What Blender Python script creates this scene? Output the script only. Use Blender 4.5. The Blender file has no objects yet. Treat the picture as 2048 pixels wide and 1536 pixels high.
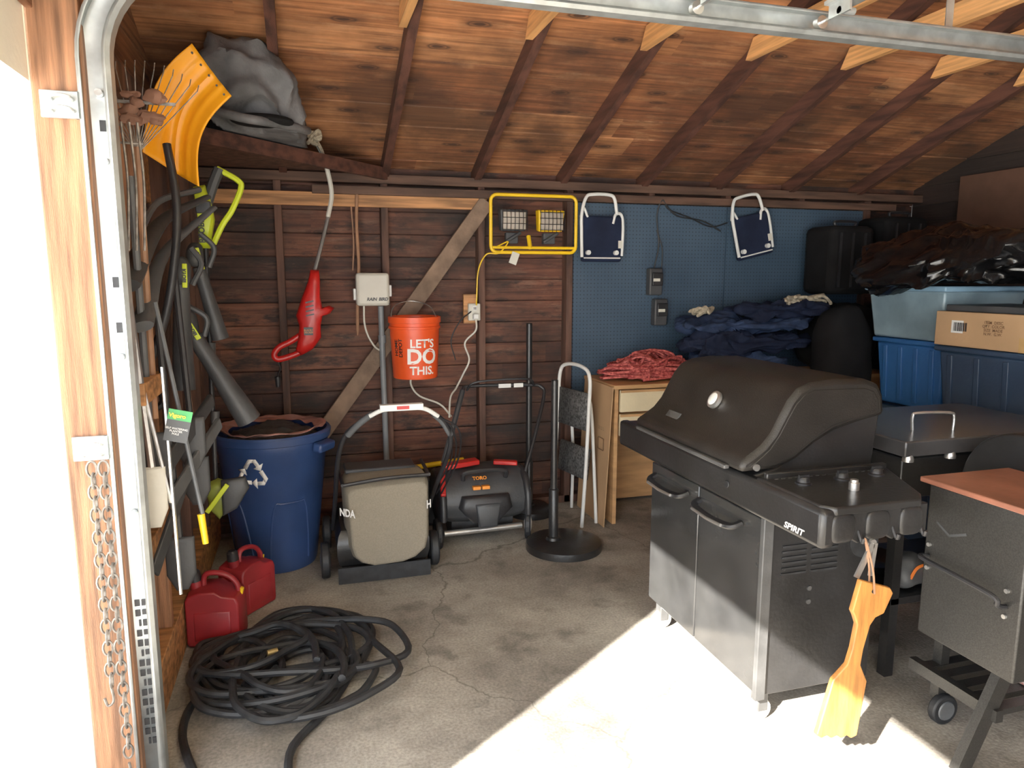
import bpy,bmesh,math,random
from mathutils import Vector as V, Matrix, noise
random.seed(3)
SC=bpy.context.scene; COL=SC.collection
# ---------------- materials ----------------
def newm(name):
    m=bpy.data.materials.new(name); m.use_nodes=True
    nt=m.node_tree; return m,nt,nt.nodes['Principled BSDF']
def NN(nt,t,**k):
    n=nt.nodes.new(t)
    for a,b in k.items(): setattr(n,a,b)
    return n
def MT(nt,op,a,b=None,c=None):
    n=nt.nodes.new('ShaderNodeMath'); n.operation=op
    for i,x in enumerate((a,b,c)):
        if x is None: continue
        if isinstance(x,(int,float)): n.inputs[i].default_value=x
        else: nt.links.new(x,n.inputs[i])
    return n.outputs[0]
def ramp(nt,fac,stops):
    r=nt.nodes.new('ShaderNodeValToRGB'); e=r.color_ramp.elements
    while len(e)<len(stops): e.new(.5)
    for i,(p,c) in enumerate(stops):
        e[i].position=p; e[i].color=(c[0],c[1],c[2],1)
    nt.links.new(fac,r.inputs[0]); return r.outputs[0]
def mix(nt,fac,a,b,bt='MIX'):
    n=nt.nodes.new('ShaderNodeMix'); n.data_type='RGBA'; n.blend_type=bt
    for s,x in ((n.inputs[0],fac),(n.inputs[6],a),(n.inputs[7],b)):
        if isinstance(x,(int,float)): s.default_value=x
        elif isinstance(x,tuple): s.default_value=(x[0],x[1],x[2],1)
        else: nt.links.new(x,s)
    return n.outputs[2]
def M(name,col,rough=.55,metal=0,var=.18,scale=6,bump=.1,bscale=60,col2=None,stretch=(1,1,1),trans=0,coat=0,dust=0,dcol=(.32,.30,.26),spec=.5):
    m,nt,b=newm(name)
    tc=NN(nt,'ShaderNodeTexCoord'); mp=NN(nt,'ShaderNodeMapping'); mp.inputs['Scale'].default_value=stretch
    nt.links.new(tc.outputs['Object'],mp.inputs[0])
    n=NN(nt,'ShaderNodeTexNoise'); n.inputs['Scale'].default_value=scale; n.inputs['Detail'].default_value=5
    nt.links.new(mp.outputs[0],n.inputs['Vector'])
    c1=tuple(x*(1-var) for x in col); c2=col2 or tuple(min(1,x*(1+var)) for x in col)
    c=ramp(nt,n.outputs[0],[(.36,c1),(.64,c2)])
    if dust:
        n3=NN(nt,'ShaderNodeTexNoise'); n3.inputs['Scale'].default_value=2.2; n3.inputs['Detail'].default_value=10; n3.inputs['Roughness'].default_value=.65
        nt.links.new(tc.outputs['Object'],n3.inputs['Vector'])
        f=ramp(nt,n3.outputs[0],[(.35,(dust*.25,)*3),(.75,(dust,dust,dust))])
        c=mix(nt,f,c,dcol)
    nt.links.new(c,b.inputs['Base Color'])
    b.inputs['Roughness'].default_value=rough; b.inputs['Metallic'].default_value=metal
    b.inputs['Specular IOR Level'].default_value=spec
    if trans: b.inputs['Transmission Weight'].default_value=trans
    if coat: b.inputs['Coat Weight'].default_value=coat
    if bump:
        n2=NN(nt,'ShaderNodeTexNoise'); n2.inputs['Scale'].default_value=bscale; n2.inputs['Detail'].default_value=3
        nt.links.new(mp.outputs[0],n2.inputs['Vector'])
        bp=NN(nt,'ShaderNodeBump'); bp.inputs['Strength'].default_value=bump; bp.inputs['Distance'].default_value=.01
        nt.links.new(n2.outputs[0],bp.inputs['Height']); nt.links.new(bp.outputs[0],b.inputs['Normal'])
    return m
def PM(name,cols,ua,wa,width,stain=(.02,.012,.01),samt=.6,slo=.5,knots=True,rough=.75,off=0.0,pale=None,char=0):
    """planks: colour varies board by board, grain runs along axis ua, boards are counted on axis wa"""
    m,nt,b=newm(name)
    tc=NN(nt,'ShaderNodeTexCoord'); sp=NN(nt,'ShaderNodeSeparateXYZ'); nt.links.new(tc.outputs['Object'],sp.inputs[0])
    u=sp.outputs[ua]; w=MT(nt,'SUBTRACT',sp.outputs[wa],off)
    idx=MT(nt,'FLOOR',MT(nt,'DIVIDE',w,width))
    wn=NN(nt,'ShaderNodeTexWhiteNoise',noise_dimensions='1D'); nt.links.new(idx,wn.inputs['W'])
    seg=MT(nt,'FLOOR',MT(nt,'DIVIDE',MT(nt,'ADD',u,MT(nt,'MULTIPLY',wn.outputs[0],7)),2.1))
    wn2=NN(nt,'ShaderNodeTexWhiteNoise',noise_dimensions='1D'); nt.links.new(MT(nt,'ADD',MT(nt,'MULTIPLY',idx,3.7),MT(nt,'MULTIPLY',seg,1.31)),wn2.inputs['W'])
    k=len(cols); c=ramp(nt,wn2.outputs[0],[(i/(k-1),cc) for i,cc in enumerate(cols)])
    cb=NN(nt,'ShaderNodeCombineXYZ'); nt.links.new(MT(nt,'MULTIPLY',u,2.2),cb.inputs[0]); nt.links.new(MT(nt,'MULTIPLY',w,55),cb.inputs[1]); nt.links.new(MT(nt,'MULTIPLY',wn2.outputs[0],30),cb.inputs[2])
    g=NN(nt,'ShaderNodeTexNoise'); g.inputs['Scale'].default_value=1; g.inputs['Detail'].default_value=6; g.inputs['Distortion'].default_value=.6; nt.links.new(cb.outputs[0],g.inputs['Vector'])
    c=mix(nt,1.0,c,ramp(nt,g.outputs[0],[(.3,(.45,.40,.37)),(.7,(1.4,1.32,1.24))]),'MULTIPLY')
    if pale:
        c2=NN(nt,'ShaderNodeCombineXYZ'); nt.links.new(MT(nt,'MULTIPLY',u,3.1),c2.inputs[0]); nt.links.new(MT(nt,'MULTIPLY',w,17),c2.inputs[1])
        pn=NN(nt,'ShaderNodeTexNoise'); pn.inputs['Scale'].default_value=1; pn.inputs['Detail'].default_value=8; pn.inputs['Roughness'].default_value=.7; nt.links.new(c2.outputs[0],pn.inputs['Vector'])
        c=mix(nt,ramp(nt,pn.outputs[0],[(.52,(0,0,0)),(.66,(.65,.65,.65))]),c,pale)
    if knots:
        kb=NN(nt,'ShaderNodeCombineXYZ'); nt.links.new(MT(nt,'MULTIPLY',u,1.7),kb.inputs[0]); nt.links.new(MT(nt,'DIVIDE',w,width),kb.inputs[1])
        vo=NN(nt,'ShaderNodeTexVoronoi',voronoi_dimensions='2D'); vo.inputs['Scale'].default_value=1; vo.inputs['Randomness'].default_value=.9; nt.links.new(kb.outputs[0],vo.inputs['Vector'])
        dn=NN(nt,'ShaderNodeTexNoise'); dn.inputs['Scale'].default_value=14; nt.links.new(tc.outputs['Object'],dn.inputs['Vector'])
        d=MT(nt,'ADD',vo.outputs['Distance'],MT(nt,'MULTIPLY',MT(nt,'SUBTRACT',dn.outputs[0],.42),.09))
        f=ramp(nt,d,[(0.045,(.95,.95,.95)),(.07,(.5,.5,.5)),(.085,(.9,.9,.9)),(.12,(.3,.3,.3)),(.22,(0,0,0))])
        c=mix(nt,f,c,(.04,.016,.009))
    s=NN(nt,'ShaderNodeTexNoise'); s.inputs['Scale'].default_value=1.1; s.inputs['Detail'].default_value=9; s.inputs['Roughness'].default_value=.6; nt.links.new(tc.outputs['Object'],s.inputs['Vector'])
    c=mix(nt,ramp(nt,s.outputs[0],[(slo-.1,(0,0,0)),(slo+.14,(samt,samt,samt))]),c,stain)
    if char:
        cs=NN(nt,'ShaderNodeTexNoise'); cs.inputs['Scale'].default_value=1; cs.inputs['Detail'].default_value=8; cs.inputs['Roughness'].default_value=.7
        c3=NN(nt,'ShaderNodeCombineXYZ'); nt.links.new(MT(nt,'MULTIPLY',u,2.6),c3.inputs[0]); nt.links.new(MT(nt,'MULTIPLY',w,8),c3.inputs[1]); nt.links.new(MT(nt,'MULTIPLY',idx,1.7),c3.inputs[2]); nt.links.new(c3.outputs[0],cs.inputs['Vector'])
        c=mix(nt,ramp(nt,cs.outputs[0],[(.52,(0,0,0)),(.62,(char,char,char))]),c,(.010,.007,.006))
    nt.links.new(c,b.inputs['Base Color']); b.inputs['Roughness'].default_value=rough
    bp=NN(nt,'ShaderNodeBump'); bp.inputs['Strength'].default_value=.5; bp.inputs['Distance'].default_value=.005
    nt.links.new(g.outputs[0],bp.inputs['Height']); nt.links.new(bp.outputs[0],b.inputs['Normal'])
    return m
def concrete():
    m,nt,b=newm('concrete')
    tc=NN(nt,'ShaderNodeTexCoord'); co=tc.outputs['Object']
    n=NN(nt,'ShaderNodeTexNoise'); n.inputs['Scale'].default_value=1.6; n.inputs['Detail'].default_value=10; n.inputs['Roughness'].default_value=.66; nt.links.new(co,n.inputs[0])
    c=ramp(nt,n.outputs[0],[(.32,(.12,.108,.09)),(.45,(.23,.205,.175)),(.58,(.34,.31,.265)),(.75,(.46,.42,.36))])
    s=NN(nt,'ShaderNodeTexNoise'); s.inputs['Scale'].default_value=4.5; s.inputs['Detail'].default_value=8; nt.links.new(co,s.inputs[0])
    c=mix(nt,ramp(nt,s.outputs[0],[(.56,(0,0,0)),(.68,(.6,.6,.6))]),c,(.08,.07,.06))
    f=NN(nt,'ShaderNodeTexNoise'); f.inputs['Scale'].default_value=90; f.inputs['Detail'].default_value=4; nt.links.new(co,f.inputs[0])
    c=mix(nt,1.0,c,ramp(nt,f.outputs[0],[(.3,(.7,.7,.7)),(.7,(1.2,1.2,1.2))]),'MULTIPLY')
    dn=NN(nt,'ShaderNodeTexNoise'); dn.inputs['Scale'].default_value=5; dn.inputs['Detail'].default_value=8; nt.links.new(co,dn.inputs[0])
    va=NN(nt,'ShaderNodeVectorMath',operation='MULTIPLY_ADD'); nt.links.new(dn.outputs['Color'],va.inputs[0]); va.inputs[1].default_value=(.25,.25,0); nt.links.new(co,va.inputs[2])
    vo=NN(nt,'ShaderNodeTexVoronoi',feature='DISTANCE_TO_EDGE'); vo.inputs['Scale'].default_value=.62; nt.links.new(va.outputs[0],vo.inputs['Vector'])
    c=mix(nt,ramp(nt,vo.outputs['Distance'],[(.0012,(.7,.7,.7)),(.0035,(0,0,0))]),c,(.06,.05,.04))
    nt.links.new(c,b.inputs['Base Color']); b.inputs['Roughness'].default_value=.8
    bp=NN(nt,'ShaderNodeBump'); bp.inputs['Strength'].default_value=.3; bp.inputs['Distance'].default_value=.006; nt.links.new(f.outputs[0],bp.inputs['Height']); nt.links.new(bp.outputs[0],b.inputs['Normal'])
    return m
def pegmat():
    m,nt,b=newm('blue_pegboard')
    tc=NN(nt,'ShaderNodeTexCoord'); sp=NN(nt,'ShaderNodeSeparateXYZ'); nt.links.new(tc.outputs['Object'],sp.inputs[0])
    def cell(o): return MT(nt,'SUBTRACT',MT(nt,'FRACT',MT(nt,'DIVIDE',o,.0254)),.5)
    x=cell(sp.outputs[0]); z=cell(sp.outputs[2])
    d=MT(nt,'SQRT',MT(nt,'ADD',MT(nt,'MULTIPLY',x,x),MT(nt,'MULTIPLY',z,z)))
    n=NN(nt,'ShaderNodeTexNoise'); n.inputs['Scale'].default_value=2.5; n.inputs['Detail'].default_value=8; nt.links.new(tc.outputs['Object'],n.inputs[0])
    c=ramp(nt,n.outputs[0],[(.35,(.030,.058,.095)),(.65,(.046,.082,.126))])
    c=mix(nt,ramp(nt,d,[(.12,(1,1,1)),(.17,(0,0,0))]),c,(.008,.012,.018))
    nt.links.new(c,b.inputs['Base Color']); b.inputs['Roughness'].default_value=.5
    return m
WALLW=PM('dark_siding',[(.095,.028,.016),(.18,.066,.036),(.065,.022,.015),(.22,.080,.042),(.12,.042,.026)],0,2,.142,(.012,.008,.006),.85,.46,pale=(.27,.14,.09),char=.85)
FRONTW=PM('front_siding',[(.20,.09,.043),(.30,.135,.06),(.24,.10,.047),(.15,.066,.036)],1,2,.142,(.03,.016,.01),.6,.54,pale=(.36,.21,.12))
BACKW=PM('back_siding',[(.025,.015,.012),(.038,.021,.016),(.02,.013,.010)],1,2,.142,(.010,.007,.006),.8,.5,knots=False)
ROOFW=PM('roof_boards',[(.36,.135,.052),(.50,.205,.08),(.25,.088,.035),(.58,.255,.105),(.31,.11,.045)],0,1,.178,(.035,.015,.009),.85,.46,off=4.9-.178*40,pale=(.62,.30,.14))
STUD=M('dark_stud_wood',(.085,.038,.024),.75,var=.5,scale=5,stretch=(4,4,.5),bump=.2)
RAFT=M('rafter_wood',(.075,.027,.017),.7,var=.45,scale=5,stretch=(5,.6,5),bump=.2)
PLATE=M('plate_wood',(.085,.042,.026),.75,var=.4,scale=5,stretch=(.5,5,5),bump=.2)
LIGHTW=M('light_orange_lumber',(.70,.34,.12),.65,var=.25,scale=5,stretch=(5,.5,9),bump=.2)
LEDG=M('orange_ledger_board',(.42,.19,.07),.65,var=.45,scale=5,stretch=(.6,5,9),bump=.2)
BRACE=M('weathered_brace',(.18,.115,.075),.8,var=.4,scale=6,stretch=(1,5,1),bump=.3)
JAMB=M('jamb_wood',(.34,.155,.075),.6,var=.5,scale=6,stretch=(8,8,.4),bump=.3)
PLY=M('plywood',(.48,.26,.11),.6,var=.18,scale=4,stretch=(1,1,6))
CREAM=M('cream_paint',(.68,.58,.38),.5,var=.06)
CREAMX=M('cream_exterior_paint',(.86,.80,.66),.6,var=.04)
DRIVE=M('pale_driveway',(.78,.76,.72),.8,var=.08,scale=2)
CARD=M('cardboard',(.44,.26,.13),.85,var=.08,scale=3)
CONC=concrete(); PEG=pegmat()
GALV=M('galvanised_steel',(.56,.60,.60),.40,.75,var=.16,scale=14,bump=.03)
STEEL=M('brushed_steel',(.65,.64,.62),.3,.9,var=.1)
RUST=M('dull_chain_steel',(.26,.235,.21),.5,.7,var=.4,scale=40)
BLK=M('black_plastic',(.014,.014,.016),.45,var=.3)
BLKM=M('black_painted_metal',(.009,.009,.010),.33,.0,var=.3,dust=.035,spec=.45)
ENAM=M('black_enamel_lid',(.0085,.0075,.007),.42,var=.3,dust=.045,dcol=(.24,.21,.17),bump=.15,bscale=200,spec=.35)
DOORB=M('black_enamel_door',(.012,.012,.013),.14,.0,var=.3,dust=.10,dcol=(.30,.30,.28),bump=.02,spec=.6)
GREYM=M('grey_cast_metal',(.075,.075,.075),.5,.3,var=.3)
CHAR=M('charcoal_plastic',(.038,.040,.043),.5,var=.25)
MIDG=M('grey_plastic',(.09,.095,.10),.5,var=.2)
RUB=M('black_rubber',(.012,.013,.015),.6,var=.4,scale=20)
WHT=M('white_paint',(.72,.72,.69),.4,var=.06)
OFFW=M('off_white_plastic',(.60,.58,.50),.45,var=.06)
WHTP=M('white_print',(.85,.83,.8),.6,var=.02,bump=0)
NAVY=M('navy_fabric',(.008,.013,.034),.9,var=.25,bump=.3,bscale=250,spec=.25)
DENIM=M('blue_canvas',(.022,.038,.088),.9,var=.35,scale=9,bump=.3,bscale=120,spec=.25)
BLUEB=M('blue_bin_plastic',(.016,.045,.150),.42,var=.2,scale=3,bump=.05,dust=.04)
TOTB=M('blue_tote_plastic',(.025,.11,.32),.4,var=.08)
TOTD=M('slate_tote_plastic',(.022,.042,.080),.45,var=.1)
TOTC=M('translucent_tote',(.20,.29,.34),.3,var=.25,scale=4)
REDP=M('red_plastic',(.50,.012,.010),.35,var=.1,bump=.05)
REDC=M('fuel_can_red',(.30,.012,.018),.45,var=.2,bump=.05,dust=.03)
REDR=M('red_cord',(.42,.016,.022),.7,var=.5,scale=60,col2=(.65,.14,.12))
ORNG=M('orange_bucket',(.80,.075,.012),.42,var=.06,bump=.05)
YEL=M('amber_plastic',(.95,.36,.008),.45,var=.07,bump=.08,bscale=20)
YELF=M('yellow_frame_paint',(.85,.52,.01),.4,var=.08)
LIME=M('lime_plastic',(.50,.60,.02),.4,var=.06)
LIMED=M('dull_lime_plastic',(.24,.28,.04),.5,var=.2)
TARP=M('grey_hood_fabric',(.10,.10,.103),.85,var=.5,scale=5,bump=.5,bscale=40)
MESHB=M('tan_mesh_fabric',(.22,.19,.14),.9,var=.08,scale=140,bump=.3,bscale=400)
BAGB=M('black_bin_liner',(.004,.004,.0045),.20,var=.3,bump=.25,bscale=14,spec=.4)
BLKF=M('black_fabric',(.006,.006,.0065),.9,var=.3,spec=.2)
COPP=M('copper_shelf',(.26,.095,.058),.42,.1,var=.25,scale=7)
SMOK=M('satin_black_steel',(.032,.031,.029),.36,.4,var=.25,scale=220,bump=.08,bscale=260)
PADD=M('oak_paddle',(.46,.18,.035),.5,var=.3,scale=7,stretch=(7,7,1),bump=.1)
STICK=M('wood_handle',(.30,.15,.08),.6,var=.3)
ROPEM=M('beige_rope',(.40,.34,.24),.9,var=.3,scale=60)
PINK=M('pink_bag_plastic',(.30,.10,.08),.3,var=.3,dust=.4)
GREEN=M('green_label',(.03,.33,.07),.5,var=.1)
YLAB=M('yellow_print',(.9,.6,.02),.5,var=.02,bump=0)
ORLAB=M('orange_print',(.8,.25,.02),.5,var=.02,bump=0)
GLASS=M('reflector_glass',(.60,.56,.48),.25,.5,var=.2)
LEAF=M('dry_leaf',(.22,.10,.06),.8,var=.4)
CHECK=M('speckled_tread',(.02,.02,.02),.7,var=.2,scale=70,col2=(.11,.11,.11))
GREYP=M('grey_conduit',(.18,.19,.20),.45,var=.15)
MULTI=M('multicolour_cord',(.45,.08,.04),.7,var=.3,scale=70,col2=(.6,.6,.6))
INK=M('brown_ink',(.14,.07,.03))
# ---------------- geometry ----------------
ORG={}
def cr(pts,k=8,closed=False):
    P=[V(p) for p in pts]; n=len(P); out=[]
    rng=range(n) if closed else range(n-1)
    for i in rng:
        p1=P[i]; p2=P[(i+1)%n]
        p0=P[i-1] if (i>0 or closed) else p1*2-p2
        p3=P[(i+2)%n] if (i+2<n or closed) else p2*2-p1
        for j in range(k):
            t=j/k
            out.append(.5*((2*p1)+(p2-p0)*t+(2*p0-5*p1+4*p2-p3)*t*t+(3*p1-p0-3*p2+p3)*t**3))
    if not closed: out.append(P[-1])
    return out
class G:
    def __init__(s): s.v=[]; s.f=[]
    def add(s,vs,fs):
        o=len(s.v); s.v+=[V(p) for p in vs]; s.f+=[tuple(i+o for i in f) for f in fs]; return s
    def box(s,a,b):
        x0,y0,z0=a; x1,y1,z1=b
        return s.add([(x0,y0,z0),(x1,y0,z0),(x1,y1,z0),(x0,y1,z0),(x0,y0,z1),(x1,y0,z1),(x1,y1,z1),(x0,y1,z1)],
          [(0,3,2,1),(4,5,6,7),(0,1,5,4),(1,2,6,5),(2,3,7,6),(3,0,4,7)])
    def taper(s,a,b,t):
        x0,y0,z0=a; x1,y1,z1=b
        return s.add([(x0+t,y0+t,z0),(x1-t,y0+t,z0),(x1-t,y1-t,z0),(x0+t,y1-t,z0),(x0,y0,z1),(x1,y0,z1),(x1,y1,z1),(x0,y1,z1)],
          [(0,3,2,1),(4,5,6,7),(0,1,5,4),(1,2,6,5),(2,3,7,6),(3,0,4,7)])
    def beam(s,p,q,w,h,up=(0,0,1),w2=None,h2=None):
        p=V(p);q=V(q);d=(q-p).normalized();up=V(up)
        r=d.cross(up)
        if r.length<1e-4: r=d.cross(V((0,1,0)))
        r.normalize(); u=r.cross(d).normalized()
        vs=[]
        for c,a,b in ((p,w,h),(q,w2 or w,h2 or h)):
            for sx,sz in ((-1,-1),(1,-1),(1,1),(-1,1)): vs.append(c+r*(a/2*sx)+u*(b/2*sz))
        return s.add(vs,[(0,1,2,3),(7,6,5,4),(0,4,5,1),(1,5,6,2),(2,6,7,3),(3,7,4,0)])
    def tube(s,pts,r,n=8,closed=False,flat=1.0):
        P=[V(p) for p in pts]; m=len(P); R=r if isinstance(r,(list,tuple)) else [r]*m
        vs=[];fs=[];N=None
        for i in range(m):
            a=P[(i-1)%m] if (i>0 or closed) else P[i]; b=P[(i+1)%m] if (i<m-1 or closed) else P[i]
            t=(b-a)
            if t.length<1e-9: t=V((0,0,1))
            t.normalize()
            if N is None:
                N=t.cross(V((0,0,1)))
                if N.length<.05: N=t.cross(V((0,1,0)))
                N.normalize()
            else:
                N=N-t*N.dot(t)
                if N.length<1e-6: N=t.orthogonal()
                N.normalize()
            B=t.cross(N)
            for j in range(n):
                an=2*math.pi*j/n; vs.append(P[i]+N*(R[i]*math.cos(an))+B*(R[i]*flat*math.sin(an)))
        for i in range(m if closed else m-1):
            for j in range(n):
                k=(i+1)%m; fs.append((i*n+j,i*n+(j+1)%n,k*n+(j+1)%n,k*n+j))
        if not closed: fs.append(tuple(range(n))[::-1]); fs.append(tuple((m-1)*n+j for j in range(n)))
        return s.add(vs,fs)
    def cyl(s,p,q,r,r2=None,n=24): return s.tube([p,q],[r,r if r2 is None else r2],n)
    def lathe(s,prof,c,n=36,ax=(0,0,1)):
        ax=V(ax).normalized(); a=ax.orthogonal().normalized(); b=ax.cross(a); c=V(c); vs=[];fs=[]
        if abs(ax.z)>.99: a=V((1,0,0)); b=V((0,1,0))
        for r,h in prof:
            for j in range(n):
                an=2*math.pi*j/n; vs.append(c+ax*h+a*(r*math.cos(an))+b*(r*math.sin(an)))
        for i in range(len(prof)-1):
            for j in range(n): fs.append((i*n+j,i*n+(j+1)%n,(i+1)*n+(j+1)%n,(i+1)*n+j))
        if prof[0][0]>.0001: fs.append(tuple(range(n))[::-1])
        if prof[-1][0]>.0001: fs.append(tuple((len(prof)-1)*n+j for j in range(n)))
        return s.add(vs,fs)
    def prism(s,poly,fn,h0,h1):
        n=len(poly); vs=[fn(a,b,h0) for a,b in poly]+[fn(a,b,h1) for a,b in poly]
        fs=[tuple(range(n)),tuple(range(2*n-1,n-1,-1))]+[(i,i+n,(i+1)%n+n,(i+1)%n) for i in range(n)]
        return s.add(vs,fs)
    def pillow(s,poly,fn,h0,h1,ins=.25,amp=0,freq=6):
        n=len(poly); cx=sum(p[0] for p in poly)/n; cy=sum(p[1] for p in poly)/n
        rings=[(h0,1-ins*1.6),(h0+(h1-h0)*.12,1-ins*.6),(h0+(h1-h0)*.35,1),(h0+(h1-h0)*.65,1),(h0+(h1-h0)*.88,1-ins*.6),(h1,1-ins*1.6)]
        vs=[];fs=[]
        for h,k in rings:
            for a,b in poly:
                p=V(fn(cx+(a-cx)*k,cy+(b-cy)*k,h))
                if amp: p=p+noise.noise_vector(p*freq)*amp
                vs.append(p)
        for i in range(5):
            for j in range(n): fs.append((i*n+j,i*n+(j+1)%n,(i+1)*n+(j+1)%n,(i+1)*n+j))
        vs.append(V(fn(cx,cy,h0))); vs.append(V(fn(cx,cy,h1)))
        for j in range(n): fs.append((6*n,(j+1)%n,j)); fs.append((6*n+1,5*n+j,5*n+(j+1)%n))
        return s.add(vs,fs)
    def blob(s,c,r,amp=.02,freq=5,seed=0,e=.8,nu=40,nv=24,ridge=0,flatbottom=None,st=(1,1,1)):
        c=V(c);vs=[];fs=[]
        sg=lambda x,p: math.copysign(abs(x)**p,x)
        for i in range(nv+1):
            ph=-math.pi/2+math.pi*i/nv
            for j in range(nu):
                th=2*math.pi*j/nu
                d=V((sg(math.cos(ph),e)*sg(math.cos(th),e),sg(math.cos(ph),e)*sg(math.sin(th),e),sg(math.sin(ph),e)))
                p=V((d.x*r[0],d.y*r[1],d.z*r[2]))
                q=(c+p)*freq; q=V((q.x*st[0],q.y*st[1],q.z*st[2]))+V((seed*7.1,seed*3.3,seed))
                k=noise.noise(q)*amp+noise.noise(q*2.3)*amp*.5
                if ridge: k+=(.5-abs(noise.noise(q*1.7)))*ridge+(.5-abs(noise.noise(q*4.1)))*ridge*.35-ridge*.6
                p=p+d*k
                if flatbottom is not None and (c+p).z<flatbottom: p.z=flatbottom-c.z
                vs.append(c+p)
        for i in range(nv):
            for j in range(nu): fs.append((i*nu+j,i*nu+(j+1)%nu,(i+1)*nu+(j+1)%nu,(i+1)*nu+j))
        return s.add(vs,fs)
    def grid(s,fn,nu,nv):
        vs=[fn(i/nu,j/nv) for j in range(nv+1) for i in range(nu+1)]
        fs=[(j*(nu+1)+i,j*(nu+1)+i+1,(j+1)*(nu+1)+i+1,(j+1)*(nu+1)+i) for j in range(nv) for i in range(nu)]
        return s.add(vs,fs)
    def rot(s,c,ax,deg,start=0):
        R=Matrix.Rotation(math.radians(deg),3,ax); c=V(c)
        for i in range(start,len(s.v)): s.v[i]=c+R@(s.v[i]-c)
        return s
def mk(g,name,mat,org,bevel=0,smooth=38,solid=0,subs=0):
    me=bpy.data.meshes.new(name); org=V(org)
    me.from_pydata([tuple(v-org) for v in g.v],[],g.f); me.update()
    bm=bmesh.new(); bm.from_mesh(me); bmesh.ops.remove_doubles(bm,verts=bm.verts,dist=1e-5); bmesh.ops.recalc_face_normals(bm,faces=bm.faces); bm.to_mesh(me); bm.free()
    for p in me.polygons: p.use_smooth=True
    me.set_sharp_from_angle(angle=math.radians(smooth))
    me.materials.append(mat)
    o=bpy.data.objects.new(name,me); COL.objects.link(o)
    if solid:
        md=o.modifiers.new('s','SOLIDIFY'); md.thickness=solid; md.offset=0
    if bevel:
        md=o.modifiers.new('b','BEVEL'); md.width=bevel; md.segments=2; md.limit_method='ANGLE'; md.angle_limit=math.radians(40)
    if subs:
        md=o.modifiers.new('u','SUBSURF'); md.levels=subs; md.render_levels=subs
    return o
def thing(name,label,cat,loc,group=None):
    o=bpy.data.objects.new(name,None); COL.objects.link(o); o.location=loc; o.empty_display_size=.1
    o['label']=label; o['category']=cat
    if group: o['group']=group
    ORG[o]=V(loc); return o
def part(g,name,mat,T,label=None,**k):
    o=mk(g,name,mat,ORG[T],**k); o.parent=T; ORG[o]=ORG[T]
    if label: o['label']=label
    return o
def item(g,name,label,cat,mat,group=None,**k):
    xs=[v.x for v in g.v];ys=[v.y for v in g.v];zs=[v.z for v in g.v]
    c=V(((min(xs)+max(xs))/2,(min(ys)+max(ys))/2,min(zs)))
    o=mk(g,name,mat,c,**k); o.location=c; o['label']=label; o['category']=cat
    if group: o['group']=group
    ORG[o]=c; return o
def struct(g,name,mat,**k):
    o=mk(g,name,mat,(0,0,0),**k); o['kind']='structure'; ORG[o]=V((0,0,0)); return o
def text(body,size,pos,right,up,mat,T,name='lettering',off=0.0,mapf=None,sx=1.0,shear=0,caps=False):
    cu=bpy.data.curves.new('t','FONT'); cu.body=body; cu.size=size; cu.align_x='CENTER'; cu.align_y='CENTER'; cu.offset=off; cu.resolution_u=3; cu.space_line=.95; cu.shear=shear
    if caps:
        for f in cu.body_format: f.use_small_caps=True
    ob=bpy.data.objects.new('t',cu); COL.objects.link(ob)
    dg=bpy.context.evaluated_depsgraph_get(); me=bpy.data.meshes.new_from_object(ob.evaluated_get(dg))
    bpy.data.objects.remove(ob); right=V(right).normalized(); up=V(up).normalized(); nn=right.cross(up)
    if mapf:
        bm=bmesh.new(); bm.from_mesh(me); bmesh.ops.triangulate(bm,faces=bm.faces); bm.to_mesh(me); bm.free()
    for v in me.vertices:
        x=v.co.x*sx;y=v.co.y
        p=mapf(x,y) if mapf else V(pos)+right*x+up*y+nn*.0015
        v.co=V(p)-ORG[T]
    me.name=name; me.materials.clear(); me.materials.append(mat)
    o=bpy.data.objects.new(name,me); COL.objects.link(o); o.parent=T; ORG[o]=ORG[T]; return o
# ---------------- structure ----------------
struct(G().box((-.12,-7,-.1),(5.4,9,0)),'floor',CONC)
struct(G().box((-9,-9,-.1),(-.125,12,-.004)),'floor_driveway',DRIVE)
ZR=lambda y: 2.27+.38*(4.6-y)
g=G()
for i in range(16):
    z=i*.142; g.box((0,4.65+.003*(i%3),z+.006),(5.3,4.675,z+.142))
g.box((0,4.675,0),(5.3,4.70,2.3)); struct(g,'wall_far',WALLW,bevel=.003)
g=G()
for i in range(24):
    z=i*.142
    if z<2.2: g.box((-.02,2.33,z+.006),(0,4.65,z+.142))
    else:
        h=min(3.85,max(.1,(3.72-z)/.38)); g.box((-.02,.8-h,z+.003),(0,.8+h,z+.142))
g.box((-.03,2.33,0),(-.021,4.65,2.2))
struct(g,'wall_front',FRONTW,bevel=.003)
g=G()
for i in range(25):
    z=i*.142
    h=min(3.85,max(.1,(3.72-z)/.38)); g.box((5.3,.8-h,z+.003),(5.32,.8+h,z+.142))
g.prism([(-3.2,0),(4.9,0),(4.9,2.2),(.8,3.75),(-3.2,2.2)],lambda a,b,h:(h,a,b),5.325,5.34)
struct(g,'wall_back',BACKW)
g=G()
for i in range(16):
    z=i*.142; g.box((2.3,-3.22,z+.004),(5.3,-3.2,z+.142))
struct(g,'wall_right',WALLW)
g=G(); n=23
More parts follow.
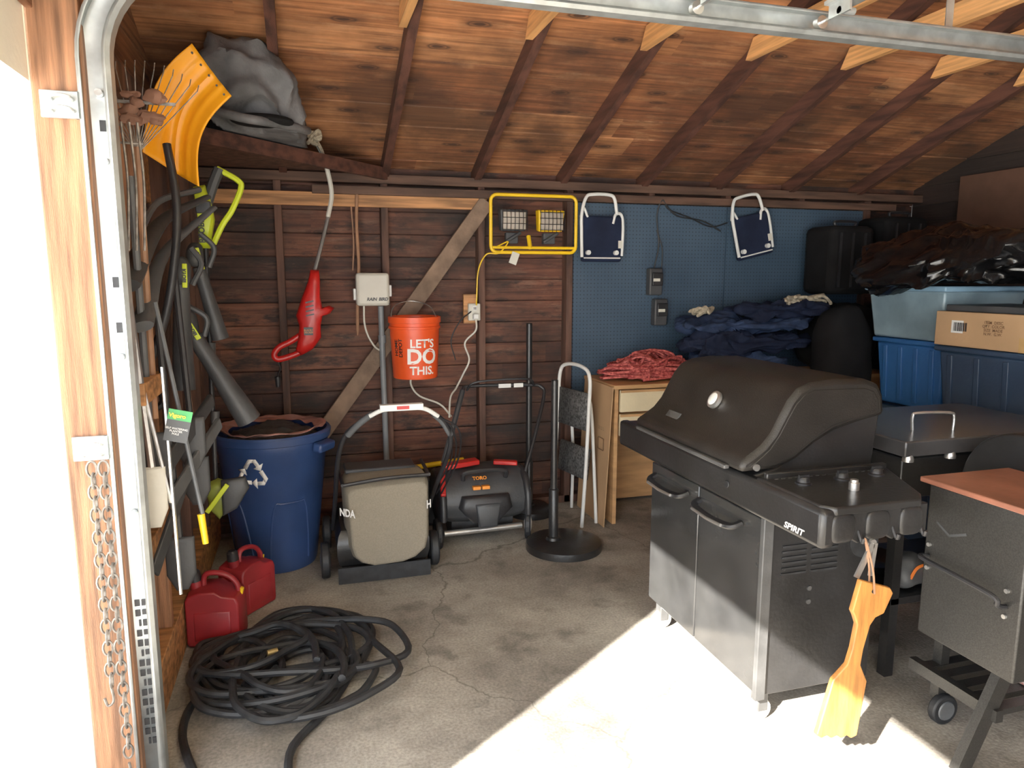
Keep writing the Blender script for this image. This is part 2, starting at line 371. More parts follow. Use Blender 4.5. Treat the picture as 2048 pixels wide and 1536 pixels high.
for i in range(n):
    y0=4.9-i*.178; y1=max(.8,y0-.170); dz=.003*((i*7)%3)
    g.add([(-.4,y0,ZR(y0)+dz),(5.35,y0,ZR(y0)+dz),(5.35,y1,ZR(y1)+dz),(-.4,y1,ZR(y1)+dz),(-.4,y0,ZR(y0)+.025),(5.35,y0,ZR(y0)+.025),(5.35,y1,ZR(y1)+.025),(-.4,y1,ZR(y1)+.025)],
      [(0,1,2,3),(7,6,5,4),(0,4,5,1),(1,5,6,2),(2,6,7,3),(3,7,4,0)])
struct(g,'ceiling',ROOFW)
HEX=[(0,1,2,3),(7,6,5,4),(0,4,5,1),(1,5,6,2),(2,6,7,3),(3,7,4,0)]
struct(G().add([(-.4,4.95,ZR(4.95)+.03),(5.4,4.95,ZR(4.95)+.03),(5.4,.75,ZR(.75)+.03),(-.4,.75,ZR(.75)+.03),(-.4,4.95,ZR(4.95)+.05),(5.4,4.95,ZR(4.95)+.05),(5.4,.75,ZR(.75)+.05),(-.4,.75,ZR(.75)+.05)],HEX),'ceiling_deck',BLKF)
struct(G().add([(-.4,.8,ZR(.8)),(5.4,.8,ZR(.8)),(5.4,-3.3,ZR(4.9)),(-.4,-3.3,ZR(4.9)),(-.4,.8,ZR(.8)+.05),(5.4,.8,ZR(.8)+.05),(5.4,-3.3,ZR(4.9)+.05),(-.4,-3.3,ZR(4.9)+.05)],HEX),'ceiling_slope',ROOFW)
tn=[0]
def trim(g,mat,**k):
    tn[0]+=1; return struct(g,'trim_%d'%tn[0],mat,**k)
RX=[.56,1.16,1.745,2.33,2.92,3.50,4.10,4.70]
for x in RX:
    y0,y1=4.75,.8
    trim(G().add([(x-.022,y0,ZR(y0)-.095),(x+.022,y0,ZR(y0)-.095),(x+.022,y1,ZR(y1)-.095),(x-.022,y1,ZR(y1)-.095),(x-.022,y0,ZR(y0)-.001),(x+.022,y0,ZR(y0)-.001),(x+.022,y1,ZR(y1)-.001),(x-.022,y1,ZR(y1)-.001)],HEX),RAFT)
for x in RX[1:]:
    ye=3.28; z=2.67
    trim(G().add([(x-.062,ye+.06,z),(x-.024,ye+.06,z),(x-.024,-1.5,z),(x-.062,-1.5,z),(x-.062,ye-.0,z+.095),(x-.024,ye-.0,z+.095),(x-.024,-1.5,z+.095),(x-.062,-1.5,z+.095)],HEX),LIGHTW,bevel=.002)
for x in (.52,1.15,1.77,2.38,2.98,3.58,4.2,4.8):
    trim(G().box((x-.022,4.56,0),(x+.022,4.65,2.15)),STUD,bevel=.003)
trim(G().box((0,4.555,2.15),(5.3,4.66,2.205)),PLATE,bevel=.003)
trim(G().box((.72,4.50,2.075),(5.0,4.556,2.125)),PLATE,bevel=.003)
trim(G().box((.1,4.535,2.005),(1.80,4.558,2.085)),LEDG,bevel=.002)
trim(G().box((0,4.56,.0),(5.3,4.65,.05)),STUD)
trim(G().beam((1.80,4.54,2.06),(.66,4.54,.52),.035,.10,up=(0,0,1)),BRACE,bevel=.003)
for y in (2.36,2.95,3.55,4.15,4.60):
    trim(G().box((0,y-.022,0),(.09,y+.022,2.2)),JAMB if y<3 else STUD,bevel=.003)
trim(G().box((0,2.3,2.2),(.09,4.65,2.29)),STUD)
trim(G().box((0,2.3,.0),(.1,4.5,.20)),LEDG,bevel=.003)
trim(G().box((0.0,2.5,1.9),(.02,3.6,2.12)),LEDG)
trim(G().box((.0,2.45,.62),(.11,3.3,.68)),LEDG,bevel=.003)
trim(G().box((-.02,2.25,0),(.105,2.34,2.6)),JAMB,bevel=.004)
trim(G().box((-.05,2.255,0),(-.021,2.36,2.3)),CREAMX,bevel=.004)
trim(G().box((5.26,3.2,1.80),(5.299,4.2,2.30)),M('brown_panel',(.10,.048,.03),.6))
struct(G().box((-.10,-3.0,2.09),(-.021,2.24,2.40)),'trim_header',CREAMX)
struct(G().box((-1.30,.49,0),(-1.2,1.55,3.1)),'wall_sun_block',CREAMX)  # unseen slab added outside to block sun and set the floor patch edge
# ---------------- pegboard ----------------
trim(G().box((2.40,4.535,.60),(3.555,4.555,2.07)),PEG)
trim(G().box((3.56,4.53,.9),(4.72,4.55,2.07)),PEG)
trim(G().box((4.72,4.52,.9),(4.78,4.56,2.14)),STUD)
# ---------------- garage door track ----------------
def trackpath(x0=.132,z1=2.16,R=.30,x1=4.2):
    pts=[];nr=[]
    for z in (0.0,.5,1.0,1.5,z1): pts.append(V((x0,0,z)));nr.append(V((1,0,0)))
    for i in range(1,13):
        a=math.pi/2*i/12; pts.append(V((x0+R-R*math.cos(a),0,z1+R*math.sin(a)))); nr.append(V((math.cos(a),0,-math.sin(a))))
    for x in (1.2,2.2,3.2,x1): pts.append(V((x,0,z1+R)));nr.append(V((0,0,-1)))
    return pts,nr
P,Nn=trackpath()
T=thing('garage_door_track','galvanised steel garage door track curving from jamb to overhead','track',(.13,2.28,0))
prof=[(-.031,2.238),(-.041,2.245),(-.041,2.288),(-.032,2.295),(.031,2.295),(.040,2.288),(.040,2.245),(.031,2.235),(.023,2.239)]
g=G();vs=[];fs=[];m=len(prof)
for p,nn in zip(P,Nn):
    for a,y in prof: vs.append(p+nn*a+V((0,y,0)))
for i in range(len(P)-1):
    for j in range(m-1): fs.append((i*m+j,i*m+j+1,(i+1)*m+j+1,(i+1)*m+j))
part(g.add(vs,fs),'rail',GALV,T,solid=.003)
for z in (2.08,1.9,1.35,.88): part(G().cyl((.132,2.27,z),(.132,2.289,z),.010,n=12),'bolt',STEEL,T)
for z in (1.98,1.55,1.42): part(G().box((.125,2.2905,z),(.140,2.2935,z+.03)),'slot',BLK,T)
g=G()
for i in range(15):
    z=.12+i*.033
    g.box((.112 if i%3 else .120,2.2895,z),(.126,2.2935,z+.020)); g.box((.131,2.2895,z+.004*(i%2)),(.150 if i%2 else .142,2.2935,z+.020))
o=part(g,'punched_slots',BLK,T); o['kind']='stuff'
for z in (1.06,2.0):
    b=part(G().box((.00,2.235,z),(.09,2.248,z+.07)).box((.08,2.235,z),(.09,2.30,z+.07)).box((.08,2.298,z),(.16,2.304,z+.07)),'bracket',GALV,T,bevel=.002)
    for k in range(2): part(G().tube(cr([(.03,2.232,z+.015+.03*k),(.03,2.215,z+.02+.03*k),(.055,2.212,z+.025+.03*k),(.078,2.215,z+.02+.03*k),(.078,2.232,z+.015+.03*k)],4),.004,6),'bracket_hook',GALV,b)
part(G().beam((3.05,2.30,2.46),(3.05,2.30,2.78),.035,.004,up=(0,1,0)),'hanger_strap',GALV,T)
T=thing('garage_door','white sectional garage door rolled open on overhead track','garage door',(1.4,.1,2.52))
for i in range(4):
    x=.48+i*.49; part(G().box((x,-1.9,2.505),(x+.48,2.17,2.535)),'door_section',CREAMX,T,bevel=.004)
for i in range(5):
    x=.47+i*.49
    part(G().cyl((x,2.10,2.462),(x,2.262,2.462),.006,n=8).cyl((x,2.235,2.462),(x,2.258,2.462),.022,n=20),'roller',STEEL,T)
    part(G().box((x-.05,2.05,2.488),(x+.05,2.17,2.50)).box((x-.03,2.07,2.445),(x-.022,2.17,2.49)).cyl((x-.03,2.12,2.46),(x+.03,2.12,2.46),.012,n=10),'hinge',GALV,T)
def chain(x,y,z0,z1,lab):
    g=G(); n=int((z1-z0)/.034)
    for i in range(n):
        z=z1-i*.034; pts=[]
        for k in range(12):
            a=2*math.pi*k/12; dx=.013*math.cos(a); dz=.023*math.sin(a)
            pts.append((x+dx,y+.003,z+dz) if i%2==0 else (x+.003,y+dx,z+dz))
        g.tube(pts,.0036,5,closed=True)
    g.tube(cr([(x,y,z0+.02),(x+.004,y,z0-.03),(x-.012,y,z0-.045),(x-.02,y,z0-.02)],4),.004,6)
    return item(g,'hanging_chain',lab,'chain',RUST,group='chains hanging from the jamb bracket')
chain(.050,2.210,.36,1.04,'steel link chain with hook hanging on wooden jamb')
chain(.080,2.210,.10,1.04,'longer steel link chain hanging beside door track')
# ---------------- grill ----------------
T=thing('gas_grill','large black gas grill with closed rounded lid on casters','gas grill',(2.38,2.38,0))
body=part(G().box((2.14,2.0,.11),(2.60,2.77,.80)),'cabinet',BLKM,T,bevel=.006)
for y0,y1,ha,hb in ((1.985,2.385,2.10,2.38),(2.392,2.785,2.47,2.75)):
    d=part(G().box((2.112,y0,.13),(2.139,y1,.765)),'cabinet_door',DOORB,T,bevel=.004)
    h=part(G().tube(cr([(2.112,ha,.715),(2.075,ha+.02,.70),(2.066,(ha+hb)/2,.692),(2.075,hb-.02,.70),(2.112,hb,.715)],6),.016,8,flat=.7),'handle',BLK,d)
    part(G().tube([(2.052,ha+.04,.698),(2.050,(ha+hb)/2,.694),(2.052,hb-.04,.698)],.006,8),'handle_strip',STEEL,d,label='silver strip on black handle')
part(G().box((2.105,1.962,.11),(2.145,1.984,.80)),'corner_post',GREYM,T,bevel=.003)
sd=part(G().box((2.15,1.975,.12),(2.59,1.999,.79)),'side_panel',BLKM,T,bevel=.003)
g=G()
for i in range(6):
    z=.56+.02*i; g.box((2.19,1.971,z),(2.29,1.976,z+.007)); g.box((2.31,1.971,z),(2.42,1.976,z+.007))
o=part(g,'vent_slots',RUB,sd); o['kind']='stuff'
part(G().lathe([(.06,0),(.06,.004)],(2.53,1.974,.65),28,(0,-1,0)),'round_hole',RUB,sd)
for z in (.45,.50): part(G().cyl((2.31,1.975,z),(2.31,1.971,z),.009,n=12),'screw',GREYM,sd)
part(G().box((2.072,1.655,.785),(2.125,3.06,.905)),'control_fascia',BLKM,T,bevel=.016)
part(G().lathe([(.012,0),(.014,.003),(.012,.005)],(2.072,2.14,.85),14,(-1,0,0)),'ignition_button',RUB,T)
g=G().prism([(2.09,1.69),(2.12,1.655),(2.43,1.655),(2.475,1.70),(2.605,1.97),(2.605,2.0),(2.09,2.0)],lambda a,b,h:(a,b,h),.885,.912); tb=part(g,'side_table',BLKM,T,bevel=.006)
part(G().box((2.11,1.97,.905),(2.60,1.99,.93)),'table_upstand',BLKM,tb,bevel=.004)
wav=[(2.085,.895),(2.465,.895)]
for k in range(25):
    x=2.465-.38*k/24; wav.append((x,.79+.026*abs(math.sin(math.pi*(x-2.085)/.1267))))
sk=part(G().prism(wav,lambda a,b,h:(a,h,b),1.662,1.684),'side_skirt',BLKM,T,bevel=.004)
for x in (2.15,2.275,2.40): part(G().blob((x,1.662,.845),(.045,.012,.045),0,1,0,.6,20,12),'tool_hook_boss',BLKM,sk)
for x in (2.212,2.338,2.44): part(G().tube(cr([(x,1.665,.83),(x,1.645,.80),(x,1.638,.815)],4),.006,6),'tool_hook',BLK,sk)
part(G().beam((2.47,1.70,.85),(2.59,1.96,.85),.01,.09),'table_back_skirt',BLKM,T)
for x,y in ((2.19,1.89),(2.35,1.90),(2.50,1.91)):
    part(G().lathe([(.026,0),(.026,.005),(.020,.008),(.018,.020),(.014,.024)],(x,y,.912),20).box((x-.018,y-.005,.928),(x+.018,y+.005,.942)),'control_knob',BLK,T)
part(G().lathe([(.016,0),(.016,.024),(.012,.026),(.012,.034)],(2.30,1.79,.912),16),'igniter_cap',STEEL,T)
g=G()
for i in range(17): g.box((2.13+i*.027,1.955,.9125),(2.143+i*.027,1.96,.914))
o=part(g,'table_slots',GREYM,tb); o['kind']='stuff'
part(G().box((2.10,2.86,.875),(2.52,3.05,.90)),'folded_side_shelf',BLKM,T,bevel=.006)
fn=lambda a,b,h:(a,h,b)
part(G().prism([(2.10,.90),(2.12,.86),(2.60,.86),(2.625,1.10),(2.48,1.07),(2.36,1.03),(2.27,.97),(2.20,.925)],fn,2.045,2.815),'firebox',BLKM,T,bevel=.008,smooth=60)
lp=[(2.045,.922),(2.048,.960),(2.085,.980),(2.13,1.010),(2.165,1.050),(2.195,1.105),(2.225,1.160),(2.26,1.200),(2.31,1.220),(2.40,1.228),(2.54,1.224),(2.592,1.206),(2.618,1.165),(2.628,1.09),(2.52,1.07),(2.42,1.045),(2.34,1.005),(2.27,.955),(2.20,.925)]
lid=part(G().prism(lp,fn,2.025,2.835),'lid',ENAM,T,bevel=.018,smooth=60)
part(G().prism([(2.075,.940),(2.11,.962),(2.155,.998),(2.19,1.045),(2.22,1.10),(2.25,1.150),(2.28,1.180),(2.32,1.196),(2.53,1.194),(2.57,1.18),(2.592,1.15),(2.60,1.105),(2.50,1.09),(2.40,1.065),(2.32,1.02),(2.25,.97),(2.18,.94)],fn,2.022,2.03),'lid_end_cap',ENAM,lid,bevel=.002)
part(G().beam((2.040,2.79,.925),(2.040,2.10,.925),.022,.014),'lid_handle',GREYM,lid,label='long silver-grey handle strip',bevel=.004)
part(G().lathe([(.036,0),(.036,.012),(.028,.016)],(2.188,2.42,1.10),28,(-.87,0,.48)),'thermometer_bezel',STEEL,lid)
part(G().lathe([(.026,.0165),(.024,.018)],(2.188,2.42,1.10),28,(-.87,0,.48)),'thermometer_face',WHT,lid)
part(G().beam((2.118,2.68,1.002),(2.118,2.58,1.002),.006,.046,up=(.62,0,.78)),'lid_badge',GREYM,lid,bevel=.006)
part(G().lathe([(.012,0),(.012,.008)],(2.10,2.02,.94),14,(0,-1,0)),'hinge_bolt',STEEL,lid)
text('SPIRIT',.027,(2.071,1.775,.812),(0,-1,0),(0,0,1),WHTP,T,off=.0008,sx=1.25,shear=.25)
def caster(T,x,y,r,mt,hub):
    c=part(G().tube([(x,y-.014,r),(x,y+.014,r)],r,20),'caster',mt,T,bevel=.004)
    part(G().tube([(x,y-.018,r),(x,y+.018,r)],r*.5,14),'caster_hub',hub,c)
    part(G().box((x-.02,y-.024,r),(x+.02,y+.024,.13)),'caster_fork',GREYM,c,bevel=.004)
for x,y in ((2.165,2.02),(2.155,2.73),(2.565,2.02),(2.565,2.73)): caster(T,x,y,.042,WHT,OFFW)
# scraper
T=thing('wooden_grill_scraper','oak grill scraper paddle hanging by cord from grill table','scraper',(2.19,1.61,.19))
pp=[(-.048,.01),(.064,-.005),(.080,-.02),(.064,-.085),(.036,-.10),(.024,-.125),(.020,-.20),(.024,-.25),(.062,-.30),(.074,-.47)]
pp+=[(.074-.0185*i,-.475-(.009 if i%2 else 0)) for i in range(9)]
pp+=[(-.074,-.47),(-.062,-.30),(-.024,-.25),(-.020,-.20),(-.024,-.125),(-.040,-.10),(-.053,-.085)]
ang=math.radians(-11)
def pf(a,b,h):
    ca,sa=math.cos(ang),math.sin(ang); return (2.222+a*ca+b*(-sa), h, .685+a*sa+b*ca)
pd=part(G().prism(pp,pf,1.600,1.618),'paddle',PADD,T,bevel=.003)
part(G().lathe([(.006,0),(.006,.002)],(2.222,1.6,.665),12,(0,-1,0)),'hanging_hole',BLK,pd)
part(G().tube(cr([(2.222,1.595,.66),(2.206,1.592,.74),(2.212,1.635,.815),(2.220,1.622,.74),(2.226,1.62,.67)],6),.003,6),'cord',STICK,T)
g=G().beam((2.235,1.63,.80),(2.185,1.63,.70),.006,.018).beam((2.245,1.63,.80),(2.235,1.63,.70),.006,.014)
g.cyl((2.238,1.63,.80),(2.238,1.64,.80),.012,n=12); item(g,'bottle_opener','small steel opener hanging from the grill side table','opener',STEEL)
# ---------------- griddle ----------------
T=thing('flat_top_griddle','black flat top griddle with low lid behind gas grill','griddle',(3.2,2.35,0))
part(G().box((2.80,2.10,.74),(3.66,2.62,.90)),'body',BLKM,T,bevel=.006)
gl=part(G().box((2.77,2.06,.915),(3.69,2.66,.975)),'lid',M('griddle_lid',(.045,.045,.05),.26,.3,var=.3,dust=.10),T,bevel=.006)
part(G().tube(cr([(2.96,2.22,.97),(2.955,2.22,1.03),(2.975,2.215,1.045),(3.10,2.185,1.045),(3.12,2.18,1.03),(3.12,2.18,.97)],5),.006,8),'lid_handle',STEEL,gl)
for x,y in ((2.83,2.13),(3.63,2.13),(2.83,2.59),(3.63,2.59)):
    part(G().box((x-.02,y-.02,0),(x+.02,y+.02,.74)),'leg',BLKM,T)
part(G().box((2.81,2.11,.30),(3.65,2.61,.33)),'lower_shelf',BLKM,T,bevel=.003)
for x in (2.80,3.0): part(G().lathe([(.02,0),(.02,.012),(.014,.03)],(x,2.075,.895),14),'lid_foot',STEEL,T)
T=thing('frying_pan','black round frying pan on lower griddle shelf','pan',(2.95,2.28,.331))
part(G().lathe([(.09,0),(.13,.045),(.135,.047),(.128,.042),(.085,.006),(0,.006)],(2.97,2.40,.331),28),'pan_body',BLKM,T)
part(G().tube([(2.87,2.32,.37),(2.76,2.22,.39)],.009,8),'pan_handle',BLK,T)
T=thing('tool_bag','grey cloth bag with orange trim on the griddle shelf','bag',(3.12,2.2,.331))
part(G().blob((2.98,2.20,.40),(.10,.07,.066),.02,9,3,.8,flatbottom=.332),'bag_body',MIDG,T)
part(G().tube(cr([(2.92,2.135,.38),(2.94,2.12,.44),(3.0,2.12,.44),(3.02,2.125,.38)],5),.006,6),'bag_strap',M('orange_strap',(.8,.18,.02)),T)
# ---------------- smoker ----------------
T=thing('pellet_smoker','satin black pellet smoker with copper-topped hopper','smoker',(2.95,1.7,0))
hp=part(G().box((2.615,1.455,.385),(2.95,1.80,.905)),'hopper_box',SMOK,T,bevel=.006)
part(G().box((2.592,1.43,.908),(2.975,1.82,.926)),'hopper_top',COPP,T,label='copper brown top plate',bevel=.004)
part(G().tube(cr([(2.613,1.78,.66),(2.58,1.78,.665),(2.575,1.74,.66),(2.575,1.52,.645),(2.58,1.50,.62),(2.613,1.50,.61)],5),.008,8),'hopper_handle',BLK,hp)
for y,z in ((1.78,.70),(1.78,.62),(1.50,.66),(1.50,.58)): part(G().cyl((2.615,y,z),(2.608,y,z),.007,n=10),'rivet',STEEL,hp)
part(G().beam((2.6145,1.76,.785),(2.6145,1.71,.755),.001,.008).beam((2.6145,1.71,.755),(2.6145,1.65,.78),.001,.008),'chevron_emblem',CHAR,hp)
part(G().lathe([(.0,0),(.21,0),(.215,.01),(.215,.93),(.21,.94),(0,.94)],(2.99,1.80,.83),40,(1,0,0)),'barrel',BLKM,T,bevel=.004)
part(G().beam((2.74,1.56,.41),(2.62,1.60,0),.055,.03,up=(0,1,0)),'leg',SMOK,T)
part(G().beam((2.78,1.84,.80),(2.78,1.84,.08),.035,.035,up=(0,1,0)),'leg',SMOK,T)
part(G().beam((3.80,1.60,.70),(3.88,1.60,0),.05,.03,up=(0,1,0)),'leg',SMOK,T)
part(G().beam((3.80,1.90,.70),(3.88,1.90,0),.05,.03,up=(0,1,0)),'leg',SMOK,T)
part(G().beam((2.76,1.60,.42),(2.78,1.84,.42),.035,.035),'crossbar',SMOK,T)
w=part(G().tube([(2.78,1.80,.055),(2.78,1.83,.055)],.055,24),'wheel',RUB,T,bevel=.006)
part(G().lathe([(.036,0),(.033,.004),(0,.004)],(2.78,1.799,.055),20,(0,-1,0)),'wheel_hub',MIDG,w)
g=G()
for i in range(5): g.box((2.72,1.56+i*.065,.20),(3.84,1.60+i*.065,.22))
g.box((2.69,1.55,.185),(2.72,1.89,.225)).box((3.84,1.55,.185),(3.87,1.89,.225)); part(g,'slatted_shelf',SMOK,T)
g=G()
for i in range(9): g.tube([(3.02+(.10+.002*i)*math.cos(a*math.pi/12),1.66+(.10+.002*i)*math.sin(a*math.pi/12),.23+.014*i) for a in range(24)],.008,6,closed=True)
item(g,'cord_coil','coil of red and grey striped cord on smoker shelf','cord',MULTI)
# ---------------- totes, boxes, bags ----------------
def tote(a,b,mat,lidmat,label,lidh=.03,rib=True):
    T=thing('storage_tote',label,'storage tote',((a[0]+b[0])/2,(a[1]+b[1])/2,a[2]),group='stacked plastic storage totes')
    bd=part(G().taper(a,(b[0]-.01,b[1]-.01,b[2]-lidh),.03),'tote_body',mat,T,bevel=.012)
    part(G().box((a[0]-.015,a[1]-.015,b[2]-lidh),(b[0]+.015,b[1]+.015,b[2]-.001)),'tote_lid',lidmat,T,bevel=.008)
    if rib:
        for k in range(4):
            y=a[1]+.08+(b[1]-a[1]-.16)*k/3; part(G().beam((a[0]+.022,y,a[2]+.03),(a[0]+.002,y,b[2]-lidh-.02),.03,.012),'tote_rib',mat,bd,bevel=.003)
for z in (0,.405): tote((4.08,3.13,z),(4.62,3.63,z+.4),TOTD,TOTD,'dark slate plastic tote at the bottom of the stack',rib=False)
tote((4.08,3.13,.81),(4.62,3.63,1.215),TOTB,TOTB,'bright blue plastic tote under a translucent tote')
tote((4.02,3.10,1.22),(4.62,3.66,1.53),TOTC,M('pale_blue_lid',(.20,.34,.46),.35),'translucent blue-grey tote with cloth inside',rib=False)
for z in (0,.405): tote((3.96,2.42,z),(4.55,3.06,z+.4),TOTD,TOTD,'dark slate plastic tote at the bottom of the stack',rib=False)
tote((3.96,2.42,.81),(4.55,3.06,1.215),TOTD,TOTD,'dark slate blue tote under a cardboard box')
T=thing('cardboard_box','brown cardboard box with printed label on a dark tote','box',(4.2,2.76,1.22))
bx=part(G().box((3.93,2.46,1.22),(4.42,3.06,1.40)),'box_body',CARD,T,bevel=.003)
part(G().box((3.96,2.50,1.401),(4.40,3.03,1.435)),'box_tray',CHAR,T,bevel=.004)
g=G(); y=2.95
for i in range(14):
    w=random.choice((.002,.004,.003)); y-=w+.0025; g.box((3.9275,y-w,1.30),(3.929,y,1.345))
part(G().box((3.9285,2.89,1.29),(3.9295,2.96,1.355)),'barcode_label',WHT,bx); o=part(g,'barcode',BLK,bx); o['kind']='stuff'
text('ITEM  DESC\nQTY  COLOR\nSIZE  MADE\nN.W.  G.W.',.020,(3.929,2.72,1.325),(0,-1,0),(0,0,1),INK,bx,off=.0004)
part(G().box((3.9282,2.50,1.22),(3.9292,2.58,1.29)),'tape',M('tape',(.5,.3,.12),.25),bx)
g=G().blob((4.32,3.20,1.68),(.56,.60,.17),.07,2.2,2,.7,140,72,ridge=.10,st=(1,1.6,2.2))
for v in g.v:
    if v.x>4.0 and v.y>3.09: v.z=max(v.z,1.545)
    elif v.x>3.9 and v.y<=3.09: v.z=max(v.z,1.545)
    else: v.z=v.z-.10*max(0,(4.0-v.x)/.2)
item(g,'rubbish_bag','shiny black plastic rubbish bag heaped on totes','bag',BAGB,smooth=60)
# bench / desk
T=thing('desk','light wood desk with cream drawer beside pegboard','desk',(3.7,4.3,0))
part(G().box((2.48,4.02,.885),(5.0,4.52,.91)),'desk_top',PLY,T,bevel=.003)
for x in (2.50,3.15,4.96): part(G().box((x,4.05,0),(x+.025,4.5,.885)),'side_panel',PLY,T)
part(G().box((2.53,4.48,.02),(4.95,4.50,.88)),'back_panel',PLY,T)
for k in range(2):
    z=.735-.155*k
    d=part(G().box((2.535,4.035,z),(3.14,4.06,z+.14)),'drawer',CREAM,T,bevel=.004)
    part(G().box((2.535,4.028,z+.125),(3.14,4.036,z+.14)),'drawer_pull',PLY,d)
T=thing('cardboard_sheet','flat cardboard sheet with faint printing leaning on desk','cardboard',(2.44,4.2,0))
part(G().beam((2.425,4.24,0),(2.47,4.24,.90),.46,.006,up=(1,0,0)),'sheet',CARD,T)
text('20 22 2',.03,(2.447,4.13,.62),(0,-1,0),(0,0,1),INK,T)
g=G().box((2.4435,4.08,.555),(2.4445,4.17,.56)).box((2.4405,4.08,.48),(2.4415,4.17,.485)).box((2.4405,4.08,.485),(2.4445,4.084,.555)).box((2.4405,4.166,.485),(2.4445,4.17,.555)); part(g,'stamp_frame',INK,T)
pts=[];random.seed(5)
for i in range(230):
    a=i*1.15+random.random(); r=.05+random.random()*.23
    cx=2.82+random.uniform(-.08,.08); h=.15*(1-(r/.31)**2)+.03
    pts.append((cx+r*1.15*math.cos(a),4.24+r*.75*math.sin(a),.925+h*random.random()))
item(G().tube([(max(2.49,p.x),max(4.03,min(4.46,p.y)),max(.921,p.z)) for p in cr(pts,5)],.0085,6),'extension_cord','tangled pile of red cord heaped on the desk','cord',REDR)
cl=[((3.48,4.22,1.00),(.36,.20,.075),1),((3.58,4.21,1.14),(.52,.20,.07),2),((3.52,4.20,1.26),(.50,.19,.06),3),((3.74,4.18,1.36),(.36,.17,.05),4),((3.30,4.12,1.12),(.20,.12,.10),6)]
for c,r,sd in cl:
    g=G().blob(c,r,.05,3.4,sd,.65,96,40,ridge=.11,st=(.8,1.6,1.3))
    for v in g.v: v.z=max(v.z,.915)
    item(g,'folded_canvas','rumpled dark blue canvas in a loose pile on desk','fabric',DENIM if sd%2 else NAVY,group='folded canvas pile',smooth=60)
for cx,cz,sd in ((3.14,1.36,1),(4.02,1.43,2),(3.84,1.43,3)):
    g=G();random.seed(sd+20)
    pts=[(cx+random.uniform(-.09,.09),4.12+random.uniform(-.05,.05),cz+random.uniform(-.03,.03)) for i in range(16)]
    item(g.tube(cr(pts,5),.011,6),'rope_end','frayed beige rope end lying on blue canvas','rope',ROPEM)
item(G().blob((4.28,4.22,1.17),(.24,.22,.24),.03,5,8,.6,48,30,ridge=.03,flatbottom=.915),'duffel_bag','bulky black duffel bag on the desk end','bag',BLKF)
item(G().blob((3.98,3.80,.70),(.19,.14,.70),.02,4,9,.6,48,40,flatbottom=.0),'covered_barrel','tall black covered drum standing beside the desk','barrel',BLKF)
def suitcase(x0,x1,z0,z1,y0,y1,l):
    T=thing('suitcase',l,'suitcase',((x0+x1)/2,(y0+y1)/2,z0),group='black suitcases on the stack')
    sh=part(G().box((x0,y0,z0),(x1,y1,z1)),'shell',BLKF,T,bevel=.045,smooth=60)
    part(G().tube(cr([(x0+.1,y0+.1,z1),(x0+.1,y0+.1,z1+.03),(x1-.1,y0+.1,z1+.03),(x1-.1,y0+.1,z1)],4),.01,6),'handle',BLK,T)
    for k in range(3): part(G().box((x0+.06+k*.1,y0-.008,z0+.05),(x0+.075+k*.1,y0,z1-.05)),'rib',BLK,sh)
suitcase(4.12,4.48,1.46,1.93,4.12,4.42,'black soft suitcase standing on a duffel bag')
suitcase(4.56,4.92,1.46,2.0,4.10,4.42,'black ribbed suitcase standing near the gable wall')
item(G().blob((4.76,4.2,1.17),(.2,.22,.27),.03,5,12,.6,36,24,flatbottom=.915),'duffel_bag','black stuffed bag supporting the ribbed suitcase','bag',BLKF)
# ---------------- work light ----------------
T=thing('work_light','yellow tube-framed twin halogen work light hanging on studs','work light',(2.07,4.45,1.73))
def rr(x0,x1,z0,z1,y,r=.04):
    p=[]
    for cx,cz,a0 in ((x1-r,z1-r,0),(x0+r,z1-r,90),(x0+r,z0+r,180),(x1-r,z0+r,270)):
        for k in range(5):
            a=math.radians(a0+k*22.5); p.append((cx+r*math.cos(a),y,cz+r*math.sin(a)))
    return p
part(G().tube(rr(1.79,2.36,1.735,2.09,4.40),.011,10,closed=True).tube([(1.80,4.40,1.765),(2.35,4.40,1.765)],.009,8).tube([(2.05,4.40,1.76),(2.05,4.44,1.84)],.014,8),'frame',YELF,T)
for cx,an in ((1.94,-6),(2.19,-14)):
    h=part(G().taper((cx-.09,4.40,1.865),(cx+.09,4.47,2.0),.01).rot((cx,4.4,1.9),'X',8),'lamp_head',YELF if cx>2 else CHAR,T,bevel=.008)
    part(G().box((cx-.075,4.380,1.875),(cx+.075,4.399,1.985)),'reflector',GLASS,h,bevel=.003)
    g=G()
    for k in range(7): g.tube([(cx-.08+k*.0267,4.372,1.865),(cx-.08+k*.0267,4.365,1.93),(cx-.08+k*.0267,4.372,2.0)],.0022,5)
    for k in range(4): g.tube([(cx-.085,4.370,1.875+k*.037),(cx+.085,4.370,1.875+k*.037)],.0022,5)
    part(g,'wire_guard',BLK,h)
    part(G().box((cx-.045,4.42,1.79),(cx+.035,4.46,1.86)).cyl((cx-.05,4.41,1.80),(cx+.05,4.41,1.86),.012,n=8),'junction_box',CHAR,h,bevel=.004)
part(G().tube(cr([(1.83,4.40,1.77),(1.90,4.39,1.80),(1.84,4.39,1.73),(1.76,4.40,1.72),(1.72,4.45,1.62),(1.715,4.48,1.45),(1.71,4.47,1.40)],8),.0045,6),'cord',YELF,T)
part(G().box((1.915,4.385,1.66),(1.965,4.388,1.735)).rot((1.94,4.385,1.7),'Y',20),'paper_tag',OFFW,T)
